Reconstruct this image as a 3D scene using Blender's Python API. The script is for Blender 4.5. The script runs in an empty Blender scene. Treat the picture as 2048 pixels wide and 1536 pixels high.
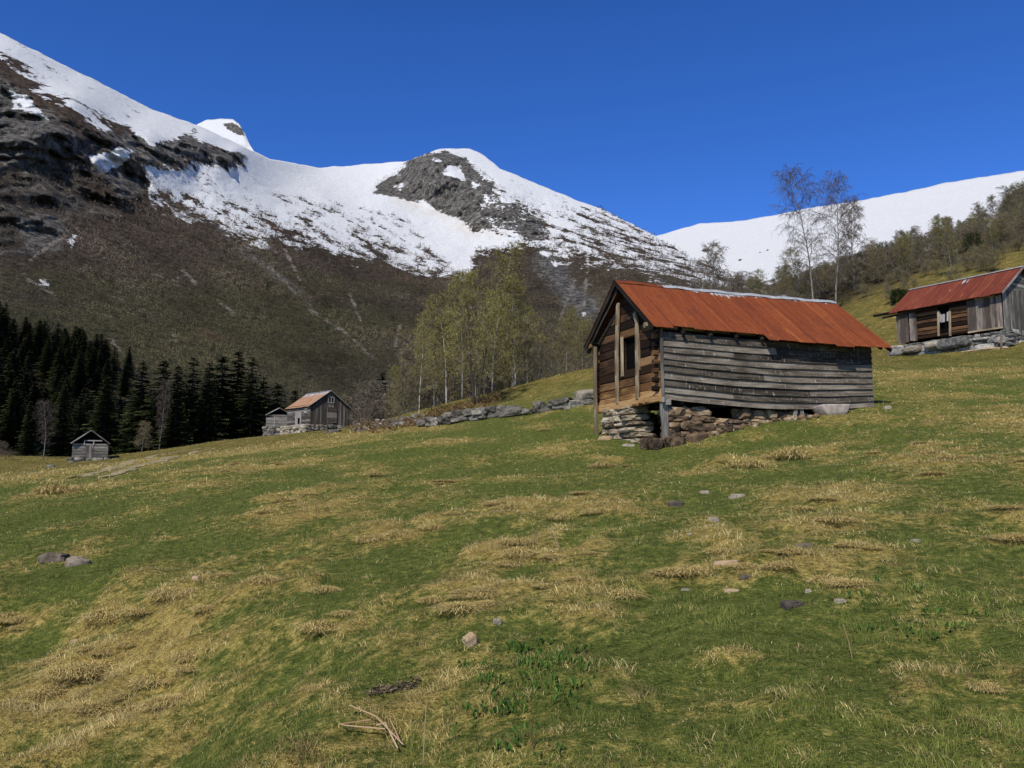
import bpy, bmesh, math, random
import numpy as np
from mathutils import Vector, Matrix

C = bpy.context.scene
random.seed(7)
RS = np.random.default_rng(11)
PITCH, F = 0.117, 1660.0
CP, SP = math.cos(PITCH), math.sin(PITCH)
PI = math.pi
R = math.radians
SUN = Vector((-.40, -.92, .98)).normalized()
NGRASS, NWOOD = 680000, 60000

# ------------------------------------------------------------------ helpers
def at(u, v, d):
    """point of the valley seen in direction (u, v) at forward distance d (metres); the eye is the origin"""
    a, b = (u - 1024) / F, (768 - v) / F
    Y = CP - b * SP
    k = d / Y
    return Vector((a * k, d, (SP + b * CP) * k))

def px(p):
    dep = p[1] * CP + p[2] * SP
    return 1024 + F * p[0] / dep, 768 - F * (-p[1] * SP + p[2] * CP) / dep

def _h(ix, iy, iz, seed):
    n = (ix * 374761393 + iy * 668265263 + iz * 2147483647 + seed * 1274126177) & 0xFFFFFFFF
    n = ((n ^ (n >> 13)) * 1274126177) & 0xFFFFFFFF
    n = ((n ^ (n >> 16)) * 2246822519) & 0xFFFFFFFF
    return (n ^ (n >> 15)) & 0xFFFFFFFF

def noise3(x, y, z, seed=0):
    x = np.asarray(x, float); y = np.asarray(y, float); z = np.asarray(z, float)
    x, y, z = np.broadcast_arrays(x, y, z)
    x0, y0, z0 = np.floor(x), np.floor(y), np.floor(z)
    fx, fy, fz = x - x0, y - y0, z - z0
    ix, iy, iz = x0.astype(np.int64), y0.astype(np.int64), z0.astype(np.int64)
    s = lambda t: t * t * t * (t * (t * 6 - 15) + 10)
    sx, sy, sz = s(fx), s(fy), s(fz)
    out = 0
    for dx in (0, 1):
        for dy in (0, 1):
            for dz in (0, 1):
                h = _h(ix + dx, iy + dy, iz + dz, seed)
                gx = ((h & 1023) / 511.5 - 1); gy = (((h >> 10) & 1023) / 511.5 - 1); gz = (((h >> 20) & 1023) / 511.5 - 1)
                w = (sx if dx else 1 - sx) * (sy if dy else 1 - sy) * (sz if dz else 1 - sz)
                out = out + w * (gx * (fx - dx) + gy * (fy - dy) + gz * (fz - dz))
    return out * 1.25

def fbm(x, y, z=0., octv=4, seed=0, gain=.5, ridged=False):
    a, o, f_ = 1., 0., 1.
    for k in range(octv):
        n = noise3(np.asarray(x) * f_, np.asarray(y) * f_, np.asarray(z) * f_ + k * 7.3, seed + k)
        if ridged: n = (1 - 2 * np.abs(n)) - .6
        o = o + a * n
        a *= gain; f_ *= 2.03
    return o

def link(o, parent=None):
    C.collection.objects.link(o)
    if parent is not None: o.parent = parent
    return o

def tag(o, label=None, cat=None, group=None, kind=None):
    if label: o['label'] = label
    if cat: o['category'] = cat
    if group: o['group'] = group
    if kind: o['kind'] = kind
    return o

def empty(name, loc, rz=0., **k):
    o = bpy.data.objects.new(name, None)
    o.location = loc; o.rotation_euler = (0, 0, rz); o.empty_display_size = .3
    link(o); tag(o, **k)
    return o

def copy_tree(o, parent=None):
    c = o.copy(); link(c)
    c.parent = parent
    for ch in list(o.children): copy_tree(ch, c)
    return c

ICO = {}
def ico(n):
    if n not in ICO:
        bm = bmesh.new(); bmesh.ops.create_icosphere(bm, subdivisions=n, radius=1)
        ICO[n] = (np.array([v.co[:] for v in bm.verts]), [tuple(v.index for v in f.verts) for f in bm.faces]); bm.free()
    return ICO[n]

class MB:
    """collects pieces of ONE mesh, with a random value and a grain coordinate on every piece"""
    def __init__(s): s.v = []; s.f = []; s.r = []; s.t = []; s.n = 0
    def add(s, vs, fs, rnd=None, tc=None):
        vs = np.asarray(vs, float).reshape(-1, 3)
        if rnd is None: rnd = random.random()
        s.v.append(vs); s.r.append(np.full(len(vs), rnd))
        s.t.append((vs if tc is None else np.asarray(tc, float)) + np.array([rnd * 37, rnd * 91, rnd * 53]))
        n = s.n
        s.f.extend([tuple(i + n for i in f) for f in fs])
        s.n += len(vs)
    def beam(s, p0, p1, w, h, up=(0, 0, 1), seg=1, warp=0., rnd=None, taper=1., ch=.12):
        """a timber from p0 to p1, w across, h along 'up', with eased edges"""
        p0, p1 = Vector(p0), Vector(p1)
        d = (p1 - p0); L = d.length; d.normalize()
        up = Vector(up); side = d.cross(up)
        if side.length < 1e-4: side = d.cross(Vector((1, 0, 0)))
        side.normalize(); up = side.cross(d).normalized()
        c = min(w, h) * ch
        prof = [(-w/2+c, -h/2), (w/2-c, -h/2), (w/2, -h/2+c), (w/2, h/2-c), (w/2-c, h/2), (-w/2+c, h/2), (-w/2, h/2-c), (-w/2, -h/2+c)]
        vs, tc, fs = [], [], []
        sd = random.random() * 100
        for i in range(seg + 1):
            t = i / seg
            k = 1 + (taper - 1) * t
            o = (side * math.sin(sd + t * 5.1) + up * math.sin(sd * 1.7 + t * 4.3)) * warp
            for a, b in prof:
                vs.append(p0 + d * (L * t) + side * (a * k) + up * (b * k) + o); tc.append((L * t, a, b))
        for i in range(seg):
            for j in range(8):
                a, b = i * 8 + j, i * 8 + (j + 1) % 8
                fs.append((a, b, b + 8, a + 8))
        fs.append(tuple(range(7, -1, -1))); fs.append(tuple(seg * 8 + j for j in range(8)))
        s.add(vs, fs, rnd, tc)
    def tube(s, pts, rad, n=6, rnd=None, rough=0.):
        pts = [Vector(p) for p in pts]; vs, tc, fs = [], [], []
        acc = 0
        for i, p in enumerate(pts):
            d = (pts[min(i + 1, len(pts) - 1)] - pts[max(i - 1, 0)]).normalized()
            a = d.cross(Vector((.31, .17, .93)))
            if a.length < .05: a = d.cross(Vector((1, 0, 0)))
            a.normalize(); b = d.cross(a)
            if i: acc += (p - pts[i - 1]).length
            for j in range(n):
                q = 2 * PI * j / n
                rr = rad[i] * (1 + rough * (random.random() - .5))
                vs.append(p + a * (math.cos(q) * rr) + b * (math.sin(q) * rr)); tc.append((acc, math.cos(q) * rad[i], math.sin(q) * rad[i]))
        for i in range(len(pts) - 1):
            for j in range(n):
                k = (j + 1) % n
                fs.append((i*n+j, i*n+k, (i+1)*n+k, (i+1)*n+j))
        fs.append(tuple(range(n - 1, -1, -1))); fs.append(tuple((len(pts) - 1) * n + j for j in range(n)))
        s.add(vs, fs, rnd, tc)
    def ribbon(s, p0, p1, w, rnd=None):
        p0, p1 = Vector(p0), Vector(p1)
        d = p1 - p0
        sd = d.cross(Vector((random.uniform(-1, 1), random.uniform(-1, 1), random.uniform(-1, 1))))
        if sd.length < 1e-6: return
        sd = sd.normalized() * w
        s.add([p0 - sd, p0 + sd, p1], [(0, 1, 2)], rnd)
    def stone(s, c, size, rz=0., seed=0, box=.62, rough=.16, lvl=3, tilt=0., rnd=None):
        v, f = ico(lvl)
        p = np.sign(v) * np.abs(v) ** box
        p = p / np.abs(p).max(0)
        o = seed * 3.17 + 1.3
        p = p * (1 + rough * fbm(v[:, 0] * 1.1 + o, v[:, 1] * 1.1 - o, v[:, 2] * 1.1 + o * .3, 3, 5)[:, None] * 1.6)
        p = p + rough * .5 * noise3(v[:, 0] * 2.1 + o, v[:, 1] * 2.1, v[:, 2] * 2.1 + 9, 3)[:, None]
        p = p * np.asarray(size) * .5
        ct, st = math.cos(tilt), math.sin(tilt)
        p = np.stack([p[:, 0] * ct - p[:, 2] * st, p[:, 1], p[:, 0] * st + p[:, 2] * ct], 1)
        cz, sz = math.cos(rz), math.sin(rz)
        q = np.stack([p[:, 0] * cz - p[:, 1] * sz, p[:, 0] * sz + p[:, 1] * cz, p[:, 2]], 1)
        s.add(q + np.asarray(c), f, rnd, q)
    def build(s, name, m, parent=None, smooth=False):
        me = bpy.data.meshes.new(name)
        v = np.concatenate(s.v)
        me.from_pydata([], [], []) if False else None
        me.vertices.add(len(v)); me.vertices.foreach_set('co', v.ravel())
        ls = np.array([len(f) for f in s.f]); li = np.fromiter((i for f in s.f for i in f), np.int32)
        me.loops.add(len(li)); me.loops.foreach_set('vertex_index', li)
        me.polygons.add(len(ls)); me.polygons.foreach_set('loop_start', np.concatenate([[0], np.cumsum(ls)[:-1]]).astype(np.int32))
        me.polygons.foreach_set('loop_total', ls.astype(np.int32))
        me.update(calc_edges=True)
        a = me.attributes.new('rnd', 'FLOAT', 'POINT'); a.data.foreach_set('value', np.concatenate(s.r))
        a = me.attributes.new('tc', 'FLOAT_VECTOR', 'POINT'); a.data.foreach_set('vector', np.concatenate(s.t).ravel())
        me.polygons.foreach_set('use_smooth', np.full(len(ls), smooth))
        me.materials.append(m); me.validate()
        return link(bpy.data.objects.new(name, me), parent)

def np_mesh(name, v, faces, m, attrs=(), smooth=True, parent=None):
    """faces: int array (n, k)"""
    me = bpy.data.meshes.new(name)
    v = np.asarray(v, np.float32); faces = np.asarray(faces, np.int32)
    me.vertices.add(len(v)); me.vertices.foreach_set('co', v.ravel())
    k = faces.shape[1]
    me.loops.add(faces.size); me.loops.foreach_set('vertex_index', faces.ravel())
    me.polygons.add(len(faces)); me.polygons.foreach_set('loop_start', np.arange(len(faces), dtype=np.int32) * k)
    me.polygons.foreach_set('loop_total', np.full(len(faces), k, np.int32))
    me.update(calc_edges=True)
    me.polygons.foreach_set('use_smooth', np.full(len(faces), smooth))
    for nm, val in attrs:
        val = np.asarray(val, np.float32)
        if val.ndim == 1:
            me.attributes.new(nm, 'FLOAT', 'POINT').data.foreach_set('value', val)
        else:
            me.attributes.new(nm, 'FLOAT_VECTOR', 'POINT').data.foreach_set('vector', val.ravel())
    if m: me.materials.append(m)
    return link(bpy.data.objects.new(name, me), parent)

def grid_faces(nr, nc):
    i = np.arange((nr - 1) * (nc - 1)); r, c = i // (nc - 1), i % (nc - 1)
    a = r * nc + c
    return np.stack([a, a + 1, a + nc + 1, a + nc], 1)

# ------------------------------------------------------------------ materials
class Mat:
    def __init__(s, name, rough=.9, spec=.2):
        s.m = bpy.data.materials.new(name); s.m.use_nodes = True
        s.t = s.m.node_tree; s.b = s.t.nodes['Principled BSDF']
        s.b.inputs['Roughness'].default_value = rough
        s.b.inputs['Specular IOR Level'].default_value = spec
    def n(s, typ, _in=None, **props):
        nd = s.t.nodes.new(typ)
        for k, v in props.items(): setattr(nd, k, v)
        for k, v in (_in or {}).items(): s.set(nd.inputs[k], v)
        return nd
    def set(s, sock, v):
        if isinstance(v, bpy.types.NodeSocket): s.t.links.new(v, sock)
        elif isinstance(v, bpy.types.Node): s.t.links.new(v.outputs[0], sock)
        else:
            if sock.type == 'RGBA' and len(v) == 3: v = (*v, 1)
            sock.default_value = v
    def attr(s, name, vec=False):
        nd = s.n('ShaderNodeAttribute', attribute_name=name)
        return nd.outputs['Vector' if vec else 'Fac']
    def math(s, op, a, b=0., c=0., clamp=False):
        nd = s.n('ShaderNodeMath', {0: a, 1: b}, operation=op, use_clamp=clamp)
        if op in ('MULTIPLY_ADD', 'COMPARE'): s.set(nd.inputs[2], c)
        return nd.outputs[0]
    def vmul(s, v, k):
        return s.n('ShaderNodeVectorMath', {0: v, 1: k}, operation='MULTIPLY').outputs[0]
    def noise(s, vec, scale, detail=4., rough=.6, dist=0.):
        nd = s.n('ShaderNodeTexNoise', {'Vector': vec, 'Scale': scale, 'Detail': detail, 'Roughness': rough, 'Distortion': dist})
        return nd.outputs['Fac']
    def ramp(s, fac, stops):
        nd = s.n('ShaderNodeValToRGB', {'Fac': fac})
        e = nd.color_ramp.elements
        while len(e) < len(stops): e.new(.5)
        for q, (p, c) in zip(e, stops):
            q.position = p; q.color = (*c, 1) if not isinstance(c, (int, float)) else (c, c, c, 1)
        return nd.outputs['Color']
    def step(s, x, lo, hi, a=0., b=1.):
        nd = s.n('ShaderNodeMapRange', {'Value': x, 'From Min': lo, 'From Max': hi, 'To Min': a, 'To Max': b}, interpolation_type='SMOOTHSTEP')
        return nd.outputs[0]
    def mix(s, f, a, b, mode='MIX'):
        nd = s.n('ShaderNodeMix', data_type='RGBA', blend_type=mode)
        s.set(nd.inputs[0], f); s.set(nd.inputs[6], a); s.set(nd.inputs[7], b)
        return nd.outputs[2]
    def pos(s): return s.n('ShaderNodeNewGeometry').outputs['Position']
    def obj(s): return s.n('ShaderNodeTexCoord').outputs['Object']
    def color(s, c): s.set(s.b.inputs['Base Color'], c); return s
    def bump(s, h, strength=.5, dist=.02):
        s.set(s.b.inputs['Normal'], s.n('ShaderNodeBump', {'Height': h, 'Strength': strength, 'Distance': dist}).outputs[0]); return s

def wood(name, dark, mid, light, fleck=None, var=.5, dens=.62):
    M = Mat(name, .85, .15)
    tc, r = M.attr('tc', True), M.attr('rnd')
    g = M.noise(M.vmul(tc, (1.6, 26, 26)), 1., 5, .65, .4)
    big = M.noise(M.vmul(tc, (.8, 2.5, 2.5)), 1., 3)
    x = M.math('ADD', M.math('MULTIPLY', g, .75), M.math('MULTIPLY', M.math('SUBTRACT', big, .5), .8))
    x = M.math('ADD', x, M.math('MULTIPLY', M.math('SUBTRACT', r, .5), var))
    col = M.ramp(x, [(.26, dark), (.48, mid), (.70, light)])
    if fleck:
        fl = M.noise(M.vmul(tc, (16., 4., 7.)), 1., 4, .75, .3)
        col = M.mix(M.step(fl, dens, dens + .1), col, fleck)
    M.color(col); M.bump(g, .5, .012)
    return M.m

def rockmat(name, stops, lichen=None, sc=1.):
    M = Mat(name, .92, .15)
    tc, r = M.attr('tc', True), M.attr('rnd')
    n = M.noise(tc, 3.5 * sc, 6, .7, .3)
    x = M.math('ADD', M.math('MULTIPLY', M.math('SUBTRACT', n, .5), 1.5), M.math('MULTIPLY_ADD', r, .5, .27))
    col = M.ramp(x, stops)
    if lichen: col = M.mix(M.step(M.noise(tc, 7. * sc, 4, .7), .58, .68), col, lichen)
    M.color(col); M.bump(M.noise(tc, 9 * sc, 6, .7), .8, .04)
    return M.m

MT = {}
MT['siding'] = wood('weathered_siding', (.034, .027, .020), (.115, .096, .073), (.25, .218, .172), (.36, .33, .275), .4, .585)
MT['logs'] = wood('old_log_wood', (.012, .007, .004), (.050, .026, .013), (.145, .076, .034), None, .75)
MT['fresh'] = wood('pale_orange_timber', (.12, .06, .022), (.36, .21, .085), (.50, .33, .16), None, .3)
MT['post'] = wood('sunbleached_post', (.13, .095, .06), (.33, .26, .17), (.50, .42, .31), None, .3)
MT['greywood'] = wood('grey_plank', (.08, .072, .062), (.21, .195, .17), (.37, .35, .315), None, .4)
MT['brownplank'] = wood('brown_grey_plank', (.07, .055, .045), (.17, .14, .115), (.30, .26, .22), None, .5)
MT['darkwood'] = wood('dark_timber', (.012, .010, .008), (.03, .025, .02), (.065, .055, .045), None, .4)
MT['paint'] = wood('white_painted_board', (.22, .21, .19), (.38, .365, .34), (.54, .53, .50), None, .2)
MT['barnstone'] = rockmat('barn_stone', [(.2, (.035, .025, .017)), (.42, (.12, .082, .052)), (.64, (.235, .16, .09)), (.88, (.40, .31, .20))], (.13, .11, .075))
MT['pierstone'] = rockmat('pier_stone', [(.2, (.06, .048, .036)), (.45, (.19, .15, .10)), (.65, (.32, .26, .175)), (.85, (.43, .375, .285))], (.15, .14, .115))
MT['wallstone'] = rockmat('grey_wall_stone', [(.2, (.045, .041, .034)), (.45, (.115, .105, .086)), (.65, (.19, .175, .145)), (.85, (.31, .29, .25))], (.12, .115, .075))
MT['bluestone'] = rockmat('blue_grey_stone', [(.2, (.06, .06, .055)), (.45, (.17, .165, .15)), (.65, (.28, .265, .235)), (.85, (.50, .47, .41))], (.13, .13, .105))
MT['palestone'] = rockmat('pale_stone', [(.2, (.17, .145, .105)), (.6, (.31, .27, .205)), (.9, (.49, .44, .355))], None, 2.)
MT['darkstone'] = rockmat('dark_stone', [(.2, (.05, .042, .032)), (.5, (.12, .10, .078)), (.9, (.25, .215, .17))], None, 2.)
MT['tanstone'] = rockmat('tan_stone', [(.2, (.22, .14, .08)), (.5, (.40, .28, .16)), (.9, (.52, .40, .27))], None, 2.)
MT['greystone'] = rockmat('mound_stone', [(.2, (.075, .06, .045)), (.5, (.185, .15, .11)), (.9, (.32, .27, .21))], (.13, .12, .075), 1.3)

def rust(name, zinc_line=True, base=((.095, .020, .007), (.175, .040, .011), (.27, .085, .022)), patches=.0):
    M = Mat(name, .72, .25)
    tc, r = M.attr('tc', True), M.attr('rnd')          # tc: x along the ridge, y down the slope
    st = M.noise(M.vmul(tc, (5., .35, 1)), 1., 5, .65)
    sp = M.noise(M.vmul(tc, (9., 5., 1)), 1., 6, .7)
    x = M.math('ADD', M.math('MULTIPLY', st, .6), M.math('MULTIPLY', sp, .35))
    x = M.math('ADD', x, M.math('MULTIPLY', M.math('SUBTRACT', r, .5), .07))
    col = M.ramp(x, [(.30, base[0]), (.5, base[1]), (.72, base[2])])
    sx = M.n('ShaderNodeSeparateXYZ', {0: tc}).outputs[0]
    fr = M.math('FRACT', M.math('DIVIDE', M.math('ADD', sx, .414), .74))
    col = M.mix(M.math('MULTIPLY', M.math('LESS_THAN', fr, .028), .55), col, (.05, .014, .007))
    pt = M.noise(M.vmul(tc, (1.3, .8, 1)), 1., 5, .7)
    col = M.mix(M.step(pt, .52, .66, 0., .45), col, (.085, .026, .012))
    col = M.mix(M.step(M.noise(M.vmul(tc, (2.6, .5, 1)), 1., 5, .7), .58, .70, 0., .5), col, (.36, .115, .035))
    zf = M.attr('zinc')
    zn = M.noise(M.vmul(tc, (7., 1.2, 1)), 1., 5, .75)
    z = M.step(M.math('ADD', zf, M.math('MULTIPLY', M.math('SUBTRACT', zn, .5), 1.5)), .46, .6)
    col = M.mix(z, col, M.ramp(sp, [(.3, (.22, .23, .24)), (.7, (.48, .50, .52))]))
    M.color(col)
    M.set(M.b.inputs['Roughness'], M.math('SUBTRACT', .78, M.math('MULTIPLY', z, .25)))
    M.bump(sp, .25, .006)
    return M.m
MT['rust'] = rust('rusted_red_iron')
MT['rust_far'] = rust('streaked_red_iron', base=((.075, .016, .010), (.15, .032, .017), (.30, .11, .055)))
MT['rust_pale'] = rust('pale_rust_sheet', base=((.21, .105, .055), (.33, .19, .11), (.42, .33, .25)))
M = Mat('zinc_sheet', .5, .4); M.color(M.ramp(M.noise(M.attr('tc', True), 6., 5, .7), [(.3, (.20, .20, .20)), (.7, (.46, .47, .48))])); MT['zinc'] = M.m
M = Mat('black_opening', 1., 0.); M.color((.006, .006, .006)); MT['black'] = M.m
M = Mat('window_glass', .08, .5); M.color((.02, .024, .03)); MT['glass'] = M.m
M = Mat('pale_enamel', .6, .3); M.color(M.ramp(M.noise(M.attr('tc', True), 5., 5, .7), [(.38, (.34, .285, .24)), (.6, (.50, .43, .375))])); MT['enamel'] = M.m

def barkmat(name, base, mark, dens=.56):
    M = Mat(name, .85, .2)
    tc = M.attr('tc', True)
    n = M.noise(M.vmul(tc, (2.2, 5., 5.)), 1., 5, .75)
    M.color(M.mix(M.step(n, dens, dens + .08), base, mark)); return M.m
MT['birch'] = barkmat('birch_bark', (.42, .40, .36), (.045, .04, .035), .5)
MT['birchgrey'] = barkmat('grey_birch_bark', (.20, .19, .165), (.06, .05, .045), .5)
MT['darkbark'] = barkmat('dark_bark', (.045, .036, .03), (.12, .105, .09), .6)
def leafmat(name, stops, transl=0.):
    M = Mat(name, .8, .1)
    M.color(M.ramp(M.attr('rnd'), stops)); return M.m
MT['twig'] = leafmat('purple_brown_twigs', [(0, (.05, .038, .033)), (.6, (.11, .085, .07)), (1, (.20, .165, .14))])
MT['twiggrey'] = leafmat('grey_brown_twigs', [(0, (.07, .055, .04)), (.6, (.17, .138, .10)), (1, (.29, .245, .19))])
MT['olive'] = leafmat('olive_buds', [(0, (.13, .12, .026)), (.5, (.27, .245, .055)), (1, (.40, .36, .11))])
MT['oliveshade'] = leafmat('dull_olive_buds', [(0, (.11, .095, .042)), (.5, (.22, .19, .085)), (1, (.33, .29, .14))])
MT['needle'] = leafmat('spruce_needles', [(0, (.008, .012, .004)), (.6, (.022, .030, .010)), (1, (.060, .068, .022))])
MT['juniper'] = leafmat('juniper_needles', [(0, (.012, .017, .006)), (.6, (.03, .038, .012)), (1, (.05, .06, .02))])
MT['weedleaf'] = leafmat('weed_leaf', [(0, (.035, .075, .014)), (.6, (.075, .135, .026)), (1, (.12, .18, .04))])
MT['straw'] = leafmat('straw_blade', [(0, (.19, .135, .048)), (.35, (.40, .305, .11)), (.8, (.60, .48, .20)), (1, (.68, .58, .30))])
MT['stalk'] = leafmat('dry_stalk', [(0, (.30, .19, .10)), (1, (.55, .40, .25))])
MT['stalkdark'] = leafmat('brown_stalk', [(0, (.10, .06, .035)), (1, (.2, .13, .08))])
# ------------------------------------------------------------------ the ground
CTRL = []
def cp(u, v, d): p = at(u, v, d); CTRL.append(tuple(p))
for c in [(1320, 897, 25), (1195, 870, 28.9), (1746, 816, 27.7), (1500, 853, 26.1), (1600, 836, 26.8), (1670, 835, 26.9), (1245, 892, 25.6),
          (1190, 812, 38), (1100, 822, 39), (1020, 836, 40), (930, 846, 42), (850, 856, 44),
          (630, 868, 92), (700, 858, 90), (530, 873, 94), (570, 872, 93), (730, 860, 80), (175, 924, 80), (210, 922, 78), (0, 950, 66), (-150, 975, 60), (340, 906, 78), (440, 890, 84),
          (1790, 714, 60), (2010, 699, 54), (2048, 692, 54), (1950, 740, 42), (1760, 660, 75),
          (1720, 605, 95), (1900, 548, 85), (2048, 490, 100), (1600, 612, 110), (2048, 440, 150), (1800, 530, 135), (1650, 580, 140), (1450, 620, 145), (2300, 430, 110), (2300, 380, 160),
          (1180, 738, 60), (1050, 775, 60), (960, 808, 55), (840, 838, 53), (1130, 770, 50), (1040, 800, 50), (760, 850, 70)]: cp(*c)
CTRL += [(0, 0, -1.6), (-6, 0, -2.2), (6, 0, -1.15), (0, -8, -2.3), (10, 12, .45), (-8, 12, -1.35), (0, 15, -.22), (0, 8, -.86), (-2.6, 5.2, -1.62), (-5, 8, -1.55), (20, 30, 3.2), (-20, 40, .75), (-14, 22, -.55), (0, 55, 4.6),
         (-40, 120, 1.5), (-25, 110, 2.2), (-15, 130, 2.2), (-105, 170, 22), (-75, 160, 9), (-60, 130, 3), (-90, 110, 8), (-20, 180, 2), (-40, 220, 6), (10, 120, 5), (10, 200, 5), (40, 220, 25), (-120, 250, 35), (-60, 260, 14), (0, 280, 6), (100, 260, 50), (150, 150, 60), (60, 280, 34), (-150, 60, 2), (-60, 60, 0.2), (80, 40, 16), (40, 10, 6), (-40, 10, -4.5), (100, 0, 22)]
CT = np.array(CTRL)
def sm(x, lo, hi): t = np.clip((x - lo) / (hi - lo), 0, 1); return t * t * (3 - 2 * t)
def sdf(u, v, poly):
    P = np.array(poly, float); n = len(P)
    d = np.full(u.shape, 1e9); ins = np.zeros(u.shape, bool)
    for i in range(n):
        a, b = P[i], P[(i + 1) % n]
        e = b - a; wx, wy = u - a[0], v - a[1]
        t = np.clip((wx * e[0] + wy * e[1]) / (e @ e), 0, 1)
        d = np.minimum(d, np.hypot(wx - e[0] * t, wy - e[1] * t))
        c = ((a[1] > v) != (b[1] > v)) & (u < (b[0] - a[0]) * (v - a[1]) / (b[1] - a[1] + 1e-12) + a[0])
        ins ^= c
    return np.where(ins, -d, d)
def pdist(u, v, line):
    P = np.array(line, float); d = np.full(u.shape, 1e9)
    for a, b in zip(P[:-1], P[1:]):
        e = b - a; wx, wy = u - a[0], v - a[1]
        t = np.clip((wx * e[0] + wy * e[1]) / (e @ e), 0, 1)
        d = np.minimum(d, np.hypot(wx - e[0] * t, wy - e[1] * t))
    return d
def _U(r2): return np.where(r2 > 1e-9, r2 * np.log(np.maximum(r2, 1e-9)), 0.)
def _tps(P, vals, lam):
    n = len(P); A = np.zeros((n + 3, n + 3))
    A[:n, :n] = _U(((P[:, None] - P[None]) ** 2).sum(-1)) + np.eye(n) * lam
    A[:n, n] = 1; A[:n, n+1:] = P; A[n, :n] = 1; A[n+1:, :n] = P.T
    return np.linalg.solve(A, np.concatenate([vals, np.zeros(3)]))
GW = _tps(CT[:, :2] / 50., CT[:, 2], .002)
def ground_z(x, y, rough=True):
    x = np.asarray(x, float); y = np.asarray(y, float); sh = x.shape
    x, y = x.ravel(), y.ravel(); o = np.zeros(len(x))
    for i in range(0, len(x), 60000):
        X, Y = x[i:i+60000] / 50., y[i:i+60000] / 50.
        r2 = (X[:, None] - CT[None, :, 0] / 50.) ** 2 + (Y[:, None] - CT[None, :, 1] / 50.) ** 2
        o[i:i+60000] = _U(r2) @ GW[:-3] + GW[-3] + X * GW[-2] + Y * GW[-1]
    if rough:
        d = np.hypot(x, y)
        if BANK is not None:
            b_ = sm(-sdf(x, y, BANK), 0., 1.5); o = o - .40 * b_ + .13 * b_ * fbm(x / .8, y / .8, 3., 2, 15)
        if STRAW: o = o + .07 * straw_at(x, y) * np.clip(1.3 - d / 60, 0, 1)
        o = o + .036 * fbm(x / .38, y / .38, 7., 2, 5) * np.clip(1.4 - d / 30, 0, 1) + .080 * fbm(x / .9, y / .9, 0., 2, 3) + .10 * fbm(x / 3.6, y / 3.6, 0., 2, 9) * np.clip(d / 12, .4, 1) + .22 * fbm(x / 14, y / 14, 4., 2, 21) * np.clip((d - 30) / 40, 0, 1)
    return o.reshape(sh)
def gz(x, y): return float(ground_z(np.array([x]), np.array([y]))[0])
STRAW, BANK = False, None
_D = np.concatenate([np.arange(2.5, 30, .05), np.arange(30, 320, .25)])
def hit(u, v):
    a, b = (u - 1024) / F, (768 - v) / F
    Y = CP - b * SP
    k = _D / Y; X = a * k; Z = (SP + b * CP) * k
    below = Z <= ground_z(X, _D)
    i = int(np.argmax(below)) if below.any() else len(_D) - 1
    return Vector((X[i], _D[i], ground_z(X[i:i+1], _D[i:i+1])[0]))

BANK = [tuple(hit(u, v)[:2]) for u, v in ((0, 1165), (200, 1150), (420, 1172), (600, 1195), (760, 1290), (700, 1420), (560, 1530))] + [(-1.5, 2.), (-9, 2.), (-9, 8.)]
# dry straw patches of the meadow, each a blotch of ground with its own place and size
PATCH = [(100, 1230, 200, 60, 1.), (300, 1290, 260, 90, .95), (80, 1400, 230, 90, 1.), (520, 1230, 150, 60, .7), (330, 1450, 300, 110, .9), (600, 1330, 120, 70, .5), (150, 1510, 250, 60, .8),
         (750, 1070, 75, 26, 1.), (870, 1050, 45, 18, .9), (640, 1035, 75, 25, .9), (1040, 1100, 60, 26, 1.2), (1110, 1135, 120, 34, .8), (1230, 1195, 110, 42, 1.), (1000, 1190, 70, 24, .9), (900, 1197, 70, 20, .9),
         (650, 1175, 36, 20, 1.), (580, 1000, 55, 16, .9), (740, 945, 40, 12, .7), (1050, 1030, 90, 32, .9), (1190, 1020, 40, 13, 1.), (1290, 1015, 60, 26, .7), (1490, 922, 45, 16, 1.2), (1580, 907, 55, 14, 1.2),
         (1210, 922, 40, 12, .9), (1400, 946, 60, 14, .7), (1700, 1000, 130, 42, .75), (1850, 930, 150, 28, .75), (1950, 1010, 110, 50, .7), (1450, 1130, 160, 45, .65), (1600, 1050, 200, 36, .6), (1980, 840, 120, 34, .8),
         (1900, 745, 160, 18, .9), (1850, 893, 60, 12, .9), (1570, 1330, 90, 30, .8), (1980, 1385, 42, 24, .9), (1450, 1512, 140, 40, .8), (2030, 1070, 30, 26, 1.), (1760, 840, 60, 12, .6), (1900, 800, 120, 12, .6),
         (120, 985, 70, 20, 1.), (80, 950, 200, 14, 1.), (300, 922, 260, 12, .9), (560, 893, 220, 13, .9), (700, 872, 160, 11, .9), (820, 858, 90, 8, .9), (260, 965, 160, 14, .6), (480, 935, 160, 12, .7), (350, 1080, 120, 16, .5),
         (130, 1120, 90, 20, .8), (1100, 900, 60, 8, .4), (850, 890, 90, 8, .5), (1300, 1440, 60, 20, .4), (2000, 1480, 60, 20, .5), (1880, 1250, 80, 16, .3), (1000, 1300, 40, 16, .4)]
PW = []
for (u, v, ru, rv, s) in PATCH:
    p = hit(u, v); q = hit(u, v + rv)
    PW.append((p.x, p.y, max(.2, ru * p.y / F), max(.2, abs(p.y - q.y)), s))
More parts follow.
